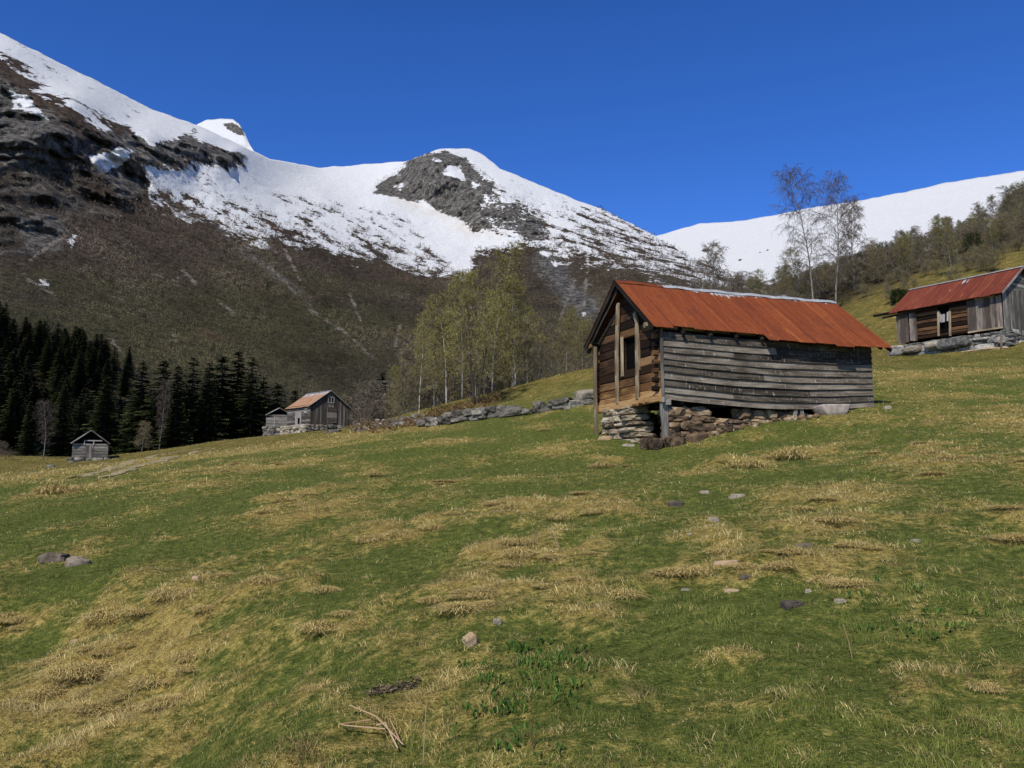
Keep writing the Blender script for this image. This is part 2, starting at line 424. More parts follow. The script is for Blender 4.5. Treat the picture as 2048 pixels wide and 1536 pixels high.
def straw_at(x, y):
    o = np.zeros_like(x)
    wx = x + .9 * fbm(x / 1.7, y / 1.7, 3., 2, 31); wy = y + 1.2 * fbm(x / 1.7, y / 1.7, 8., 2, 33)
    for (cx, cy, rx, ry, s) in PW:
        o = np.maximum(o, s * np.exp(-(((wx - cx) / rx) ** 2 + ((wy - cy) / ry) ** 2) * .9))
    n = fbm(x / 2.3, y / 3.4, 0., 4, 41, .6); n2 = fbm(x / .55, y / .7, 6., 3, 43, .6)
    o = o * (.8 + .5 * n2) + .62 * n + .32 * n2 + .21
    o = o + .25 * np.clip((y - 40) / 30, 0, 1)
    return np.clip(o, 0, 1.1)
def moss_at(x, y):
    # the rough pasture of the hillside: beyond the stone wall and above the barns
    a = 1 / (1 + np.exp(-(y - (46 + .25 * np.clip(-x, 0, 60) * 1.3)) / 4.))
    return a

STRAW = True
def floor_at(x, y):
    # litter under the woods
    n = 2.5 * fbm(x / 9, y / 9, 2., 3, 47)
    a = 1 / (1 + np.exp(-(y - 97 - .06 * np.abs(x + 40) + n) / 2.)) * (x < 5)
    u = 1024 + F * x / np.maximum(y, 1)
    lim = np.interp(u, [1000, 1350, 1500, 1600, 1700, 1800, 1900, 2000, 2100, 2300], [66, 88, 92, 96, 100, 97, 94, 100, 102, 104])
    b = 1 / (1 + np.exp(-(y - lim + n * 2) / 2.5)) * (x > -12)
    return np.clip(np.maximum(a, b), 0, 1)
def axis(n, near, far):
    t = np.linspace(0, 1, n); k = 4.2
    return near * 0 + far * np.sinh(k * t) / np.sinh(k)
ya = np.concatenate([-axis(14, 0, 12)[::-1][:-1], axis(470, 0, 300)])
xh = axis(240, 0, 190); xa = np.concatenate([-xh[::-1][:-1], xh])
GX, GY = np.meshgrid(xa, ya)
GZ = ground_z(GX, GY)
M = Mat('meadow_turf', .95, .1)
pos = M.pos()
s_, ms = M.attr('straw'), M.attr('moss')
n1 = M.noise(pos, 9., 5, .75); n2 = M.noise(pos, 1.3, 5, .7); n3 = M.noise(pos, 38., 3, .7)
green = M.ramp(M.math('ADD', M.math('MULTIPLY', n1, .6), M.math('MULTIPLY', n3, .4)), [(.38, (.034, .050, .009)), (.5, (.095, .118, .022)), (.62, (.19, .195, .046))])
straw = M.ramp(M.math('ADD', M.math('MULTIPLY', n1, .5), M.math('MULTIPLY', n3, .5)), [(.38, (.11, .075, .02)), (.5, (.30, .225, .062)), (.62, (.50, .395, .125))])
sf = M.step(M.math('ADD', s_, M.math('MULTIPLY', M.math('SUBTRACT', n1, .5), 2.2)), .15, .95)
col = M.mix(sf, green, straw)
mossc = M.ramp(M.math('ADD', M.math('MULTIPLY', n2, .65), M.math('MULTIPLY', n1, .35)), [(.40, (.05, .044, .012)), (.5, (.145, .112, .028)), (.60, (.27, .20, .065))])
col = M.mix(M.math('MULTIPLY', ms, .72), col, mossc)
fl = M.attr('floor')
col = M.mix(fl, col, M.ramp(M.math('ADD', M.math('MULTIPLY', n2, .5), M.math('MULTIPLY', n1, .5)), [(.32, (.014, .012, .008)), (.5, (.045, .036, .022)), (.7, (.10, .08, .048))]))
M.color(col); M.bump(M.math('ADD', n1, n3), .9, .05)
MT['turf'] = M.m
gs = straw_at(GX.ravel(), GY.ravel()); gm = moss_at(GX.ravel(), GY.ravel())
meadow = np_mesh('meadow_ground', np.stack([GX.ravel(), GY.ravel(), GZ.ravel()], 1), grid_faces(len(ya), len(xa)), MT['turf'], [('straw', gs), ('moss', gm), ('floor', floor_at(GX.ravel(), GY.ravel()))])
tag(meadow, kind='structure')

# ------------------------------------------------------------------ grass blades (nobody could count them)
M = Mat('grass_blade', .75, .15)
ca = M.n('ShaderNodeAttribute', attribute_name='hue')
M.color(ca.outputs['Color'])
MT['blade'] = M.m
def blades(n, dmin, dmax, seed):
    r = np.random.default_rng(seed)
    k = 8.
    d = np.empty(0)
    # even cover close by, thinning out with distance
    y = dmin * (dmax / dmin) ** r.random(n)
    x = (r.random(n) * 2 - 1) * (.66 * y + .8)
    return x, y, r
def build_grass(name, n, dmin, dmax, seed, label):
    x, y, r = blades(n, dmin, dmax, seed)
    # leave barn interiors and paths bare
    bx = (x - 4.505) * math.cos(.366) + (y - 25) * math.sin(.366); by = -(x - 4.505) * math.sin(.366) + (y - 25) * math.cos(.366)
    keep = ~((bx > -.1) & (bx < 8.4) & (by > 0) & (by < 4.3))
    for ln in TRACKS: keep &= pdist(x, y, [tuple(q[:2]) for q in ln]) > .26
    x, y = x[keep], y[keep]; n = len(x)
    z = ground_z(x, y)
    s = straw_at(x, y); ms = moss_at(x, y)
    hf = fbm(x / .20, y / .20, 9., 3, 57, .6)
    pick = r.random(n) < .05 + .86 * sm(s + .75 * hf, .05, 1.0)
    d = np.hypot(x, y)
    w = np.maximum(.0025, .00036 * d) * (.7 + .7 * r.random(n))
    cl = np.clip(1.1 * fbm(x / .33, y / .33, 0., 2, 55) + .45, 0, 1); clump = .45 + 1.15 * cl ** 1.5
    h = np.where(pick, (.025 + .042 * r.random(n)) * (.75 + .9 * np.clip(s, 0, 1)), .022 + .024 * r.random(n)) * clump * (1 + np.clip(d - 10, 0, 40) / 60)
    az = np.where(pick, 2.6 + 2.2 * fbm(x / 1.2, y / 1.2, 5., 2, 61) + 1.5 * r.standard_normal(n), r.random(n) * 2 * PI)
    lean = np.where(pick, .75 + .75 * r.random(n), .15 + .6 * r.random(n))
    dx, dy = np.cos(az), np.sin(az)
    wa = r.random(n) * PI
    sx, sy = np.cos(wa) * w / 2, np.sin(wa) * w / 2
    b = np.stack([x, y, z - .006], 1)
    sd = np.stack([sx, sy, 0 * sx], 1)
    l1, l2 = lean * .6, np.minimum(lean * 1.35, 1.75)
    m_ = b + np.stack([dx * np.sin(l1) * h * .55, dy * np.sin(l1) * h * .55, np.cos(l1) * h * .55], 1)
    t_ = m_ + np.stack([dx * np.sin(l2) * h * .5, dy * np.sin(l2) * h * .5, np.cos(l2) * h * .5], 1)
    V = np.stack([b - sd, b + sd, m_ + sd * .8, m_ - sd * .8, t_], 1).reshape(-1, 3)
    i = np.arange(n) * 5
    fq = np.stack([i, i + 1, i + 2, i + 3], 1); ft = np.stack([i + 3, i + 2, i + 4], 1)
    q = r.random(n)[:, None]; tone = np.clip(.28 + .4 * cl + .6 * fbm(x / 1.1, y / 1.1, 2., 3, 71), 0, 1)[:, None]
    g = (np.array([.040, .074, .011]) * (1 - tone) + np.array([.185, .222, .044]) * tone) * (.6 + .8 * q)
    yl = np.clip(r.random(n) * 1.4 - .75, 0, .6)[:, None]; g = g * (1 - yl) + np.array([.20, .17, .06]) * yl
    st = (np.array([.22, .16, .058]) * (1 - q) + np.array([.66, .55, .255]) * q) * (.75 + .4 * tone)
    ok = np.clip(.5 + .9 * fbm(x / 2.6, y / 2.6, 5., 3, 75), 0, 1)[:, None] * np.clip((2 - x[:, None]) / 6, .2, 1) * np.clip((22 - y[:, None]) / 10, .2, 1); st = st * (1 - ok * np.array([.24, .36, .50]))
    st = st * np.clip(.95 + 1.1 * fbm(x / .45, y / .45, 3., 3, 79), .35, 1.3)[:, None]
    mo = (np.array([.06, .055, .015]) * (1 - q) + np.array([.25, .195, .06]) * q) * np.clip(.9 + .9 * fbm(x / 2.2, y / 3., 1., 3, 83), .35, 1.5)[:, None]
    c = np.where(pick[:, None], st, g)
    c = np.where((r.random(n) < ms * .6)[:, None], mo, c)
    me = bpy.data.meshes.new(name)
    me.vertices.add(len(V)); me.vertices.foreach_set('co', V.astype(np.float32).ravel())
    li = np.concatenate([fq, ft], 1).astype(np.int32).ravel()
    me.loops.add(len(li)); me.loops.foreach_set('vertex_index', li)
    me.polygons.add(2 * n)
    ls = np.stack([np.arange(n) * 7, np.arange(n) * 7 + 4], 1).ravel().astype(np.int32)
    me.polygons.foreach_set('loop_start', ls); me.polygons.foreach_set('loop_total', np.tile(np.array([4, 3], np.int32), n))
    me.update(calc_edges=True)
    cc = np.repeat(np.concatenate([c, np.ones((n, 1))], 1), 5, axis=0).astype(np.float32)
    me.color_attributes.new('hue', 'FLOAT_COLOR', 'POINT').data.foreach_set('color', cc.ravel())
    me.materials.append(MT['blade'])
    o = link(bpy.data.objects.new(name, me))
    tag(o, label, 'grass', kind='stuff')
    return o
TRACKS = [[hit(u, v) for u, v in pts] for pts in ([(150, 955), (215, 940), (255, 926), (300, 914), (345, 905), (400, 897)], [(215, 955), (262, 938), (300, 926), (340, 915), (385, 905), (430, 897)])]
build_grass('meadow_grass', NGRASS, 3.0, 95., 101, 'short green and straw coloured grass covering the sloping meadow')

def sheet_z(x, y):
    # height of the ground sheet itself between its vertices
    i = min(max(int(np.searchsorted(xa, x)) - 1, 0), len(xa) - 2); j = min(max(int(np.searchsorted(ya, y)) - 1, 0), len(ya) - 2)
    s = (x - xa[i]) / (xa[i+1] - xa[i]); t = (y - ya[j]) / (ya[j+1] - ya[j])
    return float((GZ[j, i] * (1 - s) + GZ[j, i+1] * s) * (1 - t) + (GZ[j+1, i] * (1 - s) + GZ[j+1, i+1] * s) * t)
# the wheel track left of the meadow
M = Mat('track_gravel', .95, .1)
M.color(M.ramp(M.noise(M.pos(), 3., 6, .75), [(.4, (.15, .125, .06)), (.5, (.26, .22, .12)), (.62, (.35, .305, .195))])); MT['track'] = M.m
tv, tf = [], []
for side in (-1, 1):
    base = len(tv)
    pts = [(150, 955), (215, 940), (255, 926), (300, 914), (345, 905), (400, 897)] if side < 0 else [(215, 955), (262, 938), (300, 926), (340, 915), (385, 905), (430, 897)]
    W_ = [hit(u, v) for u, v in pts]
    fine = []
    for a, b in zip(W_[:-1], W_[1:]):
        for k in range(36): fine.append(a.lerp(b, k / 36))
    fine.append(W_[-1])
    for i, p in enumerate(fine):
        t = (fine[min(i + 1, len(fine) - 1)] - fine[max(i - 1, 0)]); t.z = 0; t.normalize()
        nrm = Vector((-t.y, t.x, 0)); hw = .26 + .09 * math.sin(i * .31) + .07 * random.random()
        for k in (-1, 0, 1):
            q = p + nrm * (hw * k); tv.append((q.x, q.y, sheet_z(q.x, q.y) + (.04 if k == 0 else .02)))
    for i in range(len(fine) - 1):
        for k in (0, 1):
            a = base + i * 3 + k; tf.append((a, a + 1, a + 4, a + 3))
tag(np_mesh('farm_track', tv, tf, MT['track']), kind='structure')

# ------------------------------------------------------------------ mountains


M = Mat('mountain_side', .9, .2)
pos = M.pos()
fs, am, rk, ol, sk = M.attr('snow'), M.attr('speck'), M.attr('rock'), M.attr('olive'), M.attr('scree')
fall = M.n('ShaderNodeMapping', {'Vector': pos, 'Rotation': (0, .62, 0), 'Scale': (1., .35, .42)}).outputs[0]
na = M.noise(fall, .035, 8, .68, .6); nb = M.noise(pos, .13, 5, .75); nc = M.noise(pos, .007, 4, .6); nd_ = M.noise(fall, .012, 5, .6)
spn = M.math('ADD', M.math('MULTIPLY', M.math('SUBTRACT', na, .5), 3.4), M.math('MULTIPLY', M.math('SUBTRACT', nb, .5), 3.0))
sv = M.math('ADD', fs, M.math('MULTIPLY', spn, am))
snow = M.step(sv, -.06, .10)
veg = M.mix(M.step(M.math('ADD', ol, M.math('MULTIPLY', M.math('SUBTRACT', nc, .5), 1.3)), .25, .75),
            M.ramp(nb, [(.38, (.025, .017, .012)), (.5, (.07, .048, .033)), (.62, (.135, .098, .068))]),
            M.ramp(nb, [(.38, (.022, .022, .009)), (.5, (.06, .056, .022)), (.62, (.115, .10, .042))]))
veg = M.mix(M.step(nd_, .58, .74), veg, (.13, .075, .042))
nf = M.noise(pos, .30, 6, .78, .4); nv = M.noise(M.vmul(pos, (1., 1., .22)), .085, 6, .7)
rx = M.math('ADD', M.math('ADD', M.math('MULTIPLY', nv, .4), M.math('MULTIPLY', nb, .25)), M.math('MULTIPLY', nf, .35))
rock = M.ramp(rx, [(.42, (.018, .017, .016)), (.475, (.075, .07, .064)), (.52, (.165, .155, .138)), (.575, (.32, .30, .265))])
col = M.mix(M.step(M.math('ADD', rk, M.math('MULTIPLY', M.math('SUBTRACT', na, .5), 1.6)), .3, .7), veg, rock)
col = M.mix(M.step(M.math('ADD', sk, M.math('MULTIPLY', spn, .8)), .4, .75), col, M.ramp(nb, [(.3, (.16, .13, .10)), (.7, (.36, .32, .27))]))
sn = M.mix(M.math('MULTIPLY', M.math('MULTIPLY', M.attr('dirty'), .55), M.step(na, .35, .6)), M.ramp(nb, [(.3, (.54, .56, .58)), (.7, (.68, .69, .69))]), (.55, .49, .42))
col = M.mix(snow, col, sn)
M.color(col)
M.bump(M.math('ADD', M.math('MULTIPLY', na, 1.), M.math('ADD', M.math('MULTIPLY', nb, .6), M.math('MULTIPLY', nf, .35))), M.math('SUBTRACT', 1., M.math('MULTIPLY', snow, .55)), 14.)
MT['mountain'] = M.m

def range_mesh(name, ridge, ctrl, foot, du, nrow, u0, u1, fields, rel=1., back=.35, seed=0):
    us = np.arange(u0, u1 + du, du)
    rp = np.array(ridge, float); vr = np.interp(us, rp[:, 0], rp[:, 1])
    vr = vr + 2.2 * fbm(us / 34., us * 0 + seed, 0., 4, 17) 
    fp = np.array(foot, float); vf = np.interp(us, fp[:, 0], fp[:, 1])
    cc = np.array(ctrl, float)
    W = _tps(cc[:, :2] / 300., np.log(cc[:, 2]), .01)
    t = np.linspace(0, 1, nrow)
    U = np.repeat(us[None], nrow, 0); V = vf[None] + (vr - vf)[None] * t[:, None]
    X, Y = U.ravel() / 300., V.ravel() / 300.
    lg = np.zeros(len(X))
    for i in range(0, len(X), 60000):
        r2 = (X[i:i+60000, None] - cc[None, :, 0] / 300.) ** 2 + (Y[i:i+60000, None] - cc[None, :, 1] / 300.) ** 2
        lg[i:i+60000] = _U(r2) @ W[:-3] + W[-3] + X[i:i+60000] * W[-2] + Y[i:i+60000] * W[-1]
    D = np.exp(lg).reshape(U.shape)
    D = np.maximum.accumulate(D, 0)
    def place(D):
        a, b = (U - 1024) / F, (768 - V) / F
        Yk = CP - b * SP
        return np.stack([a * D / Yk, D, (SP + b * CP) * D / Yk], -1)
    P = place(D)
    at_ = fields(U, V)
    # gullies and outcrops: real relief, along the line of slope
    x, y, z = P[..., 0], P[..., 1], P[..., 2]
    cth, sth = .82, .57
    sn1 = fbm((cth * x - sth * z) / 75., (sth * x + cth * z) / 17., y / 120., 5, 120 + seed, .66); sn2 = fbm(x / 26., y / 40., z / 16., 3, 130 + seed, .6)
    at_['snow'] = at_['snow'] + at_['speck'] * (.85 * sn1 + .55 * sn2)
    rug = .35 + .9 * at_['rock'] 
    q1 = fbm(x / 170., (y - .6 * z) / 330., z / 300., 5, 80 + seed, .52, ridged=True)
    q2 = fbm(x / 40., y / 60., z / 55., 4, 90 + seed, .6)
    q3 = fbm(x / 60., y / 90., z / 48., 4, 70 + seed, .55)
    dis = (20 * q1 * (.6 + .5 * at_['rock']) + 11 * q2 * rug * (1 - .6 * np.clip(at_['snow'], 0, 1)) + 52 * q3 * at_.get('crag', 0.)) * rel
    edge = sm(t, 1.0, .93)[:, None] * sm(t, 0, .06)[:, None]
    D2 = D + dis * edge * np.clip(D / 1000., .4, 1.6)
    P = place(D2)
    top = P[-1]
    bk = [top]
    for s_b, dz in ((.03, -.008), (.12, -.06), (back, -.3)):
        q = top.copy(); sc = 1 + s_b; q[:, 0] *= sc; q[:, 1] *= sc; q[:, 2] = top[:, 2] + dz * top[:, 1]; bk.append(q)
    allP = np.concatenate([P.reshape(-1, 3)] + [b for b in bk[1:]], 0)
    nr = nrow + 3
    atts = []
    for k, a in at_.items():
        a = np.concatenate([a.reshape(nrow, -1), np.repeat(a.reshape(nrow, -1)[-1:], 3, 0)], 0)
        atts.append((k, a.ravel()))
    o = np_mesh(name, allP, grid_faces(nr, len(us)), MT['mountain'], atts)
    tag(o, kind='structure')
    return P, U, V, at_

RIDGE = [(-700, -330), (-300, -100), (-100, 10), (0, 65), (100, 116), (200, 165), (300, 217), (400, 252), (460, 280), (540, 318), (590, 326), (640, 336), (700, 331), (820, 321), (850, 308), (880, 297), (940, 297), (960, 306), (1000, 336), (1060, 362), (1120, 386), (1160, 403), (1210, 420), (1260, 446), (1310, 471), (1360, 502), (1410, 528), (1480, 558), (1600, 600), (1800, 650)]
CTL = [(-700, 900, 260), (-700, 300, 800), (-700, -330, 1300), (-300, 900, 280), (-300, 500, 720), (-300, 200, 1000), (-300, -100, 1350), (0, 920, 270), (0, 700, 430), (0, 520, 690), (0, 400, 840), (0, 300, 930), (0, 200, 1010), (0, 110, 1150), (0, 65, 1300),
       (300, 900, 300), (300, 720, 520), (300, 560, 820), (300, 430, 1060), (300, 330, 1150), (300, 270, 1210), (300, 217, 1500), (150, 470, 860), (150, 300, 1020), (150, 210, 1090), (150, 142, 1380), (400, 335, 1300), (400, 285, 1330), (400, 252, 1600), (470, 335, 1420), (470, 300, 1450), (470, 283, 1700),
       (500, 860, 350), (500, 720, 620), (500, 560, 960), (500, 430, 1260), (500, 345, 1500), (640, 850, 420), (640, 700, 720), (640, 560, 1060), (640, 450, 1420), (640, 390, 1750), (640, 336, 2350),
       (760, 800, 520), (760, 650, 900), (760, 540, 1270), (760, 440, 1680), (760, 405, 1850), (760, 370, 2080), (760, 326, 2500), (850, 760, 640), (850, 560, 1300), (850, 500, 1520), (850, 410, 1900), (850, 340, 1980), (850, 308, 2120),
       (900, 480, 1640), (900, 420, 1850), (900, 340, 1950), (900, 296, 2200), (1000, 700, 760), (1000, 560, 1300), (1000, 480, 1620), (1000, 420, 1760), (1000, 370, 1900), (1000, 336, 2150), (1160, 700, 780), (1160, 600, 1120), (1160, 500, 1500), (1160, 403, 2050),
       (1310, 680, 790), (1310, 600, 1060), (1310, 530, 1400), (1310, 471, 1850), (1450, 650, 820), (1450, 600, 1050), (1450, 550, 1400), (1700, 720, 800), (1700, 630, 1150)]
SNOWLINE = [(-700, 100), (-200, 60), (0, 108), (40, 140), (80, 185), (150, 225), (220, 250), (260, 262), (300, 400), (340, 408), (400, 435), (500, 468), (600, 482), (700, 500), (800, 520), (870, 535), (930, 540), (950, 500), (985, 485), (1050, 475), (1100, 500), (1160, 505), (1250, 515), (1330, 540), (1400, 560), (1500, 585), (1800, 640)]
MCLIFF = [(748, 385), (758, 365), (795, 350), (815, 322), (850, 307), (890, 303), (930, 316), (955, 345), (985, 365), (1005, 395), (1040, 405), (1060, 425), (1090, 450), (1095, 475), (1060, 488), (1030, 462), (985, 458), (950, 462), (925, 440), (880, 425), (850, 405), (800, 402)]
MPATCH = [[(893, 333), (920, 331), (922, 345), (935, 365), (918, 357), (888, 350)], [(945, 362), (962, 372), (952, 376), (942, 368)], [(970, 392), (1010, 400), (1005, 410), (985, 402), (968, 405)], [(868, 315), (885, 320), (880, 324), (866, 319)], [(790, 372), (812, 366), (800, 380)]]
BAND = [(248, 262), (275, 268), (300, 288), (345, 284), (385, 262), (400, 283), (430, 298), (478, 302), (493, 308), (490, 332), (455, 342), (425, 333), (395, 318), (372, 312), (365, 338), (320, 336), (285, 326), (262, 318), (300, 370), (285, 395), (230, 400), (200, 330), (215, 300)]
LEFTROCK = [(-700, 120), (-100, 60), (0, 108), (18, 135), (60, 180), (130, 215), (160, 240), (250, 262), (290, 330), (295, 380), (255, 430), (160, 455), (120, 480), (60, 520), (0, 530), (-300, 560), (-700, 600)]
LPATCH = [[(20, 180), (60, 195), (95, 240), (60, 222), (28, 215)], [(185, 315), (240, 298), (262, 305), (245, 330), (205, 345)], [(75, 555), (92, 560), (98, 572), (80, 568)], [(362, 310), (378, 318), (390, 342), (370, 338)], [(135, 478), (150, 474), (145, 490)]]
STREAK = [[(365, 540), (392, 566)], [(435, 600), (467, 627)], [(505, 510), (520, 530)], [(545, 540), (592, 588)], [(620, 620), (690, 665), (745, 715)], [(60, 520), (130, 470)], [(30, 530), (60, 560), (110, 590)], [(1172, 470), (1176, 545)], [(1165, 640), (1172, 560)], [(570, 500), (600, 560)], [(790, 690), (800, 650)], [(225, 685), (240, 700)], [(345, 665), (352, 680)], [(1120, 640), (1150, 560)], [(700, 590), (720, 640)], [(10, 330), (60, 350)]]
def fieldsL(U, V):
    sl = np.interp(U, *np.array(SNOWLINE, float).T)
    f = np.clip((sl - V) / 34., -3, 3)
    sdM = sdf(U, V, MCLIFF); sdB = sdf(U, V, BAND); sdR = sdf(U, V, LEFTROCK)
    f = np.minimum(f, sdM / 12.); f = np.minimum(f, sdB / 12.); f = np.where(sdR < 0, np.minimum(f, sdR / 14.), f)
    for p in MPATCH + LPATCH: f = np.maximum(f, np.minimum(.5, .1 - sdf(U, V, p) / 9.))
    f = np.maximum(f, np.where((U > 1300) & (U < 1500), -9, -9))
    for ln in ([(1172, 470), (1176, 520)], [(1170, 622), (1168, 628)], [(1085, 500), (1110, 530)]): f = np.maximum(f, .6 - pdist(U, V, ln) / 5.)
    band = np.exp(-((V - (sl - 45)) / 70.) ** 2)
    f = np.where((U < 520) & (V < sl - 10), np.minimum(f, 1.15), f)
    f = np.where((U > 540) & (V < sl - 10), np.minimum(f, 1.5), f)
    am = .70 + 1.0 * band * sm(U, 250, 420)
    f = np.where(V < sl, f * (1 - .45 * band), f)
    am = np.where((U > 560) & (U < 1000) & (V < sl - 90), .55, am)
    am = am + .7 * sm(U, 1100, 1200) * sm(V, 400, 440); f = np.where((V < sl), f * (1 - .55 * sm(U, 1080, 1200) * sm(V, 400, 450)), f)
    cone = sm(-sdf(U, V, [(770, 395), (860, 420), (940, 465), (1040, 470), (1040, 500), (950, 495), (945, 540), (900, 540), (850, 470)]), -12, 12)
    f = f + cone * .9; am = am * (1 - .45 * cone)
    rock = np.maximum.reduce([sm(-sdM, -12, 10), sm(-sdB, -10, 10), .5 * sm(-sdR, -15, 25), .95 * sm(-sdf(U, V, [(-700, 150), (0, 150), (60, 195), (115, 250), (105, 310), (60, 345), (0, 335), (-700, 340)]), -12, 12), .9 * sm(-sdf(U, V, [(20, 440), (90, 425), (140, 455), (125, 500), (60, 510)]), -10, 10), .8 * sm(-pdist(U, V, [(1090, 520), (1150, 600), (1180, 620)]), -50, -10), .55 * sm(-pdist(U, V, [(440, 460), (560, 560), (620, 600)]), -22, -5)])
    oliv = .85 * sm(V, 430, 660) * (1 - .5 * sm(U, 500, 1000)) - .15 * sm(-sdR, 0, 40)
    crag = np.maximum(sm(-sdR, -10, 40) * sm(V, 640, 520), .7 * sm(-sdB, -8, 12))
    sc = np.zeros(U.shape)
    for ln in STREAK: sc = np.maximum(sc, .72 * (1 - sm(pdist(U, V, ln), 0., 7.)))
    dirty = np.exp(-(pdist(U, V, [(800, 402), (870, 425), (940, 462), (1000, 465)]) / 14.) ** 2)
    return dict(snow=f, speck=am, rock=rock, olive=oliv, scree=sc, dirty=dirty, crag=crag)
MP, MU, MV, MA = range_mesh('mountain_range', RIDGE, CTL, [(-700, 960), (400, 940), (800, 860), (1100, 790), (1800, 760)], 2.5, 280, -700, 1800, fieldsL, 1., seed=1)

def fieldsR(U, V):
    f = np.full(U.shape, 2.4); f = np.minimum(f, np.where(U < 1700, (565 - V) / 30., 2.4))
    for c in ((1412, 500, 8), (1520, 505, 3), (1535, 500, 3), (1600, 470, 3), (1480, 520, 4)): f = np.minimum(f, np.hypot(U - c[0], (V - c[1]) * 2) / c[2] - 1)
    z = np.zeros(U.shape)
    return dict(snow=f, speck=z + .55, rock=z + .6, olive=z, scree=z, dirty=z)
range_mesh('snow_hill', [(1100, 560), (1250, 500), (1316, 471), (1345, 462), (1400, 447), (1480, 442), (1550, 430), (1640, 412), (1720, 401), (1800, 386), (1900, 364), (2048, 341), (2300, 300), (2800, 250)],
           [(1100, 640, 1700), (1100, 560, 2600), (1316, 620, 1500), (1316, 540, 2100), (1316, 471, 2900), (1550, 640, 1100), (1550, 540, 1600), (1550, 430, 2500), (1800, 640, 900), (1800, 500, 1500), (1800, 386, 2300), (2048, 640, 800), (2048, 460, 1400), (2048, 341, 2200), (2800, 640, 700), (2800, 250, 1900)],
           [(1100, 680), (2800, 680)], 5, 110, 1100, 2800, fieldsR, .5, seed=5)
def fieldsP(U, V):
    z = np.zeros(U.shape)
    f = np.minimum(2., sdf(U, V, [(448, 248), (466, 244), (488, 262), (489, 272), (470, 268), (452, 258)]) / 5.)
    return dict(snow=f, speck=z + .6, rock=z + 1., olive=z, scree=z, dirty=z)
range_mesh('snow_summit', [(340, 330), (395, 248), (415, 240), (440, 237), (466, 238), (478, 248), (490, 268), (500, 290), (540, 350), (600, 400)],
           [(340, 420, 2600), (340, 330, 2900), (440, 400, 2600), (440, 300, 2850), (440, 237, 3200), (600, 420, 2600), (600, 400, 2700), (500, 290, 2900)], [(340, 440), (600, 440)], 3, 60, 340, 600, fieldsP, .8, seed=9)

# leafless birch scrub on the mountain side: one uncountable mass
def mountain_wood():
    r = np.random.default_rng(5)
    # equal-area choice of ground on the slope
    keep = (MA['scree'] < .3) & (MA['snow'] < .35) & (MA['rock'] < .75) & (MU > -120) & (MU < 1560) & (MV > 330) & (MP[..., 1] > 240)
    idx = np.flatnonzero(keep.ravel())
    dd = MP[..., 1].ravel()[idx]
    pr = np.ones(len(idx)); pr /= pr.sum()
    n = NWOOD
    pick = r.choice(idx, n, p=pr)
    P = MP.reshape(-1, 3)[pick]; ol = MA['olive'].ravel()[pick]
    P = P + np.stack([r.normal(0, 2., n), r.normal(0, 3., n), np.zeros(n)], 1)
    H = (2.4 + 3.2 * r.random(n)) * np.clip(P[:, 1] / 700, .8, 1.5)
    k = 17
    c = P[:, None] + np.stack([r.normal(0, .17, (n, k)) * H[:, None], r.normal(0, .17, (n, k)) * H[:, None], (.15 + .8 * r.random((n, k))) * H[:, None]], -1)
    s = .125 * H[:, None, None]
    a = c + r.normal(0, 1, (n, k, 3)) * s * np.array([.35, .35, 1.]); b = c + r.normal(0, 1, (n, k, 3)) * s * np.array([.6, .6, .6]); e = c + r.normal(0, 1, (n, k, 3)) * s * np.array([.35, .35, 1.])
    V = np.stack([a, b, e], 2).reshape(-1, 3)
    tone = np.clip(.5 + .13 * r.standard_normal(n) + .3 * fbm(P[:, 0] / 70., P[:, 1] / 90., P[:, 2] / 50., 3, 155), 0, 1)
    o2 = np.clip(ol + r.normal(0, .10, n) + .75 * fbm(P[:, 0] / 160., P[:, 1] / 200., P[:, 2] / 90., 3, 160), 0, 1)[:, None]
    br = np.array([.042, .033, .025]) * (1 - tone[:, None]) + np.array([.135, .108, .081]) * tone[:, None]
    gr = np.array([.038, .034, .017]) * (1 - tone[:, None]) + np.array([.108, .092, .044]) * tone[:, None]
    c3 = br * (1 - o2) + gr * o2
    wa_ = (.82 * P[:, 0] - .57 * P[:, 2]) / 150.; wb_ = (.57 * P[:, 0] + .82 * P[:, 2]) / 34.
    wide = np.clip(1. + .8 * fbm(P[:, 0] / 140., P[:, 1] / 180., P[:, 2] / 100., 4, 140) + .75 * fbm(wa_, wb_, P[:, 1] / 200., 3, 145), .4, 1.7)[:, None]
    dk = (fbm(P[:, 0] / 30., P[:, 1] / 40., P[:, 2] / 30., 3, 150) > .5)[:, None]
    c3 = np.where(dk, np.array([.018, .022, .009]), c3 * wide * 1.1)
    c3 = c3[:, None] * (.8 + .4 * r.random((n, k, 1)))
    Fc = np.arange(n * k * 3).reshape(-1, 3)
    o = np_mesh('mountain_wood', V, Fc, None, smooth=False)
    o.data.color_attributes.new('hue', 'FLOAT_COLOR', 'POINT').data.foreach_set('color', np.repeat(np.concatenate([c3, np.ones((n, k, 1))], -1).reshape(-1, 4), 3, axis=0).astype(np.float32).ravel())
    o.data.materials.append(MT['blade'])
    tag(o, 'leafless brown and olive birch scrub covering the mountain side', 'woodland', kind='stuff')
mountain_wood()
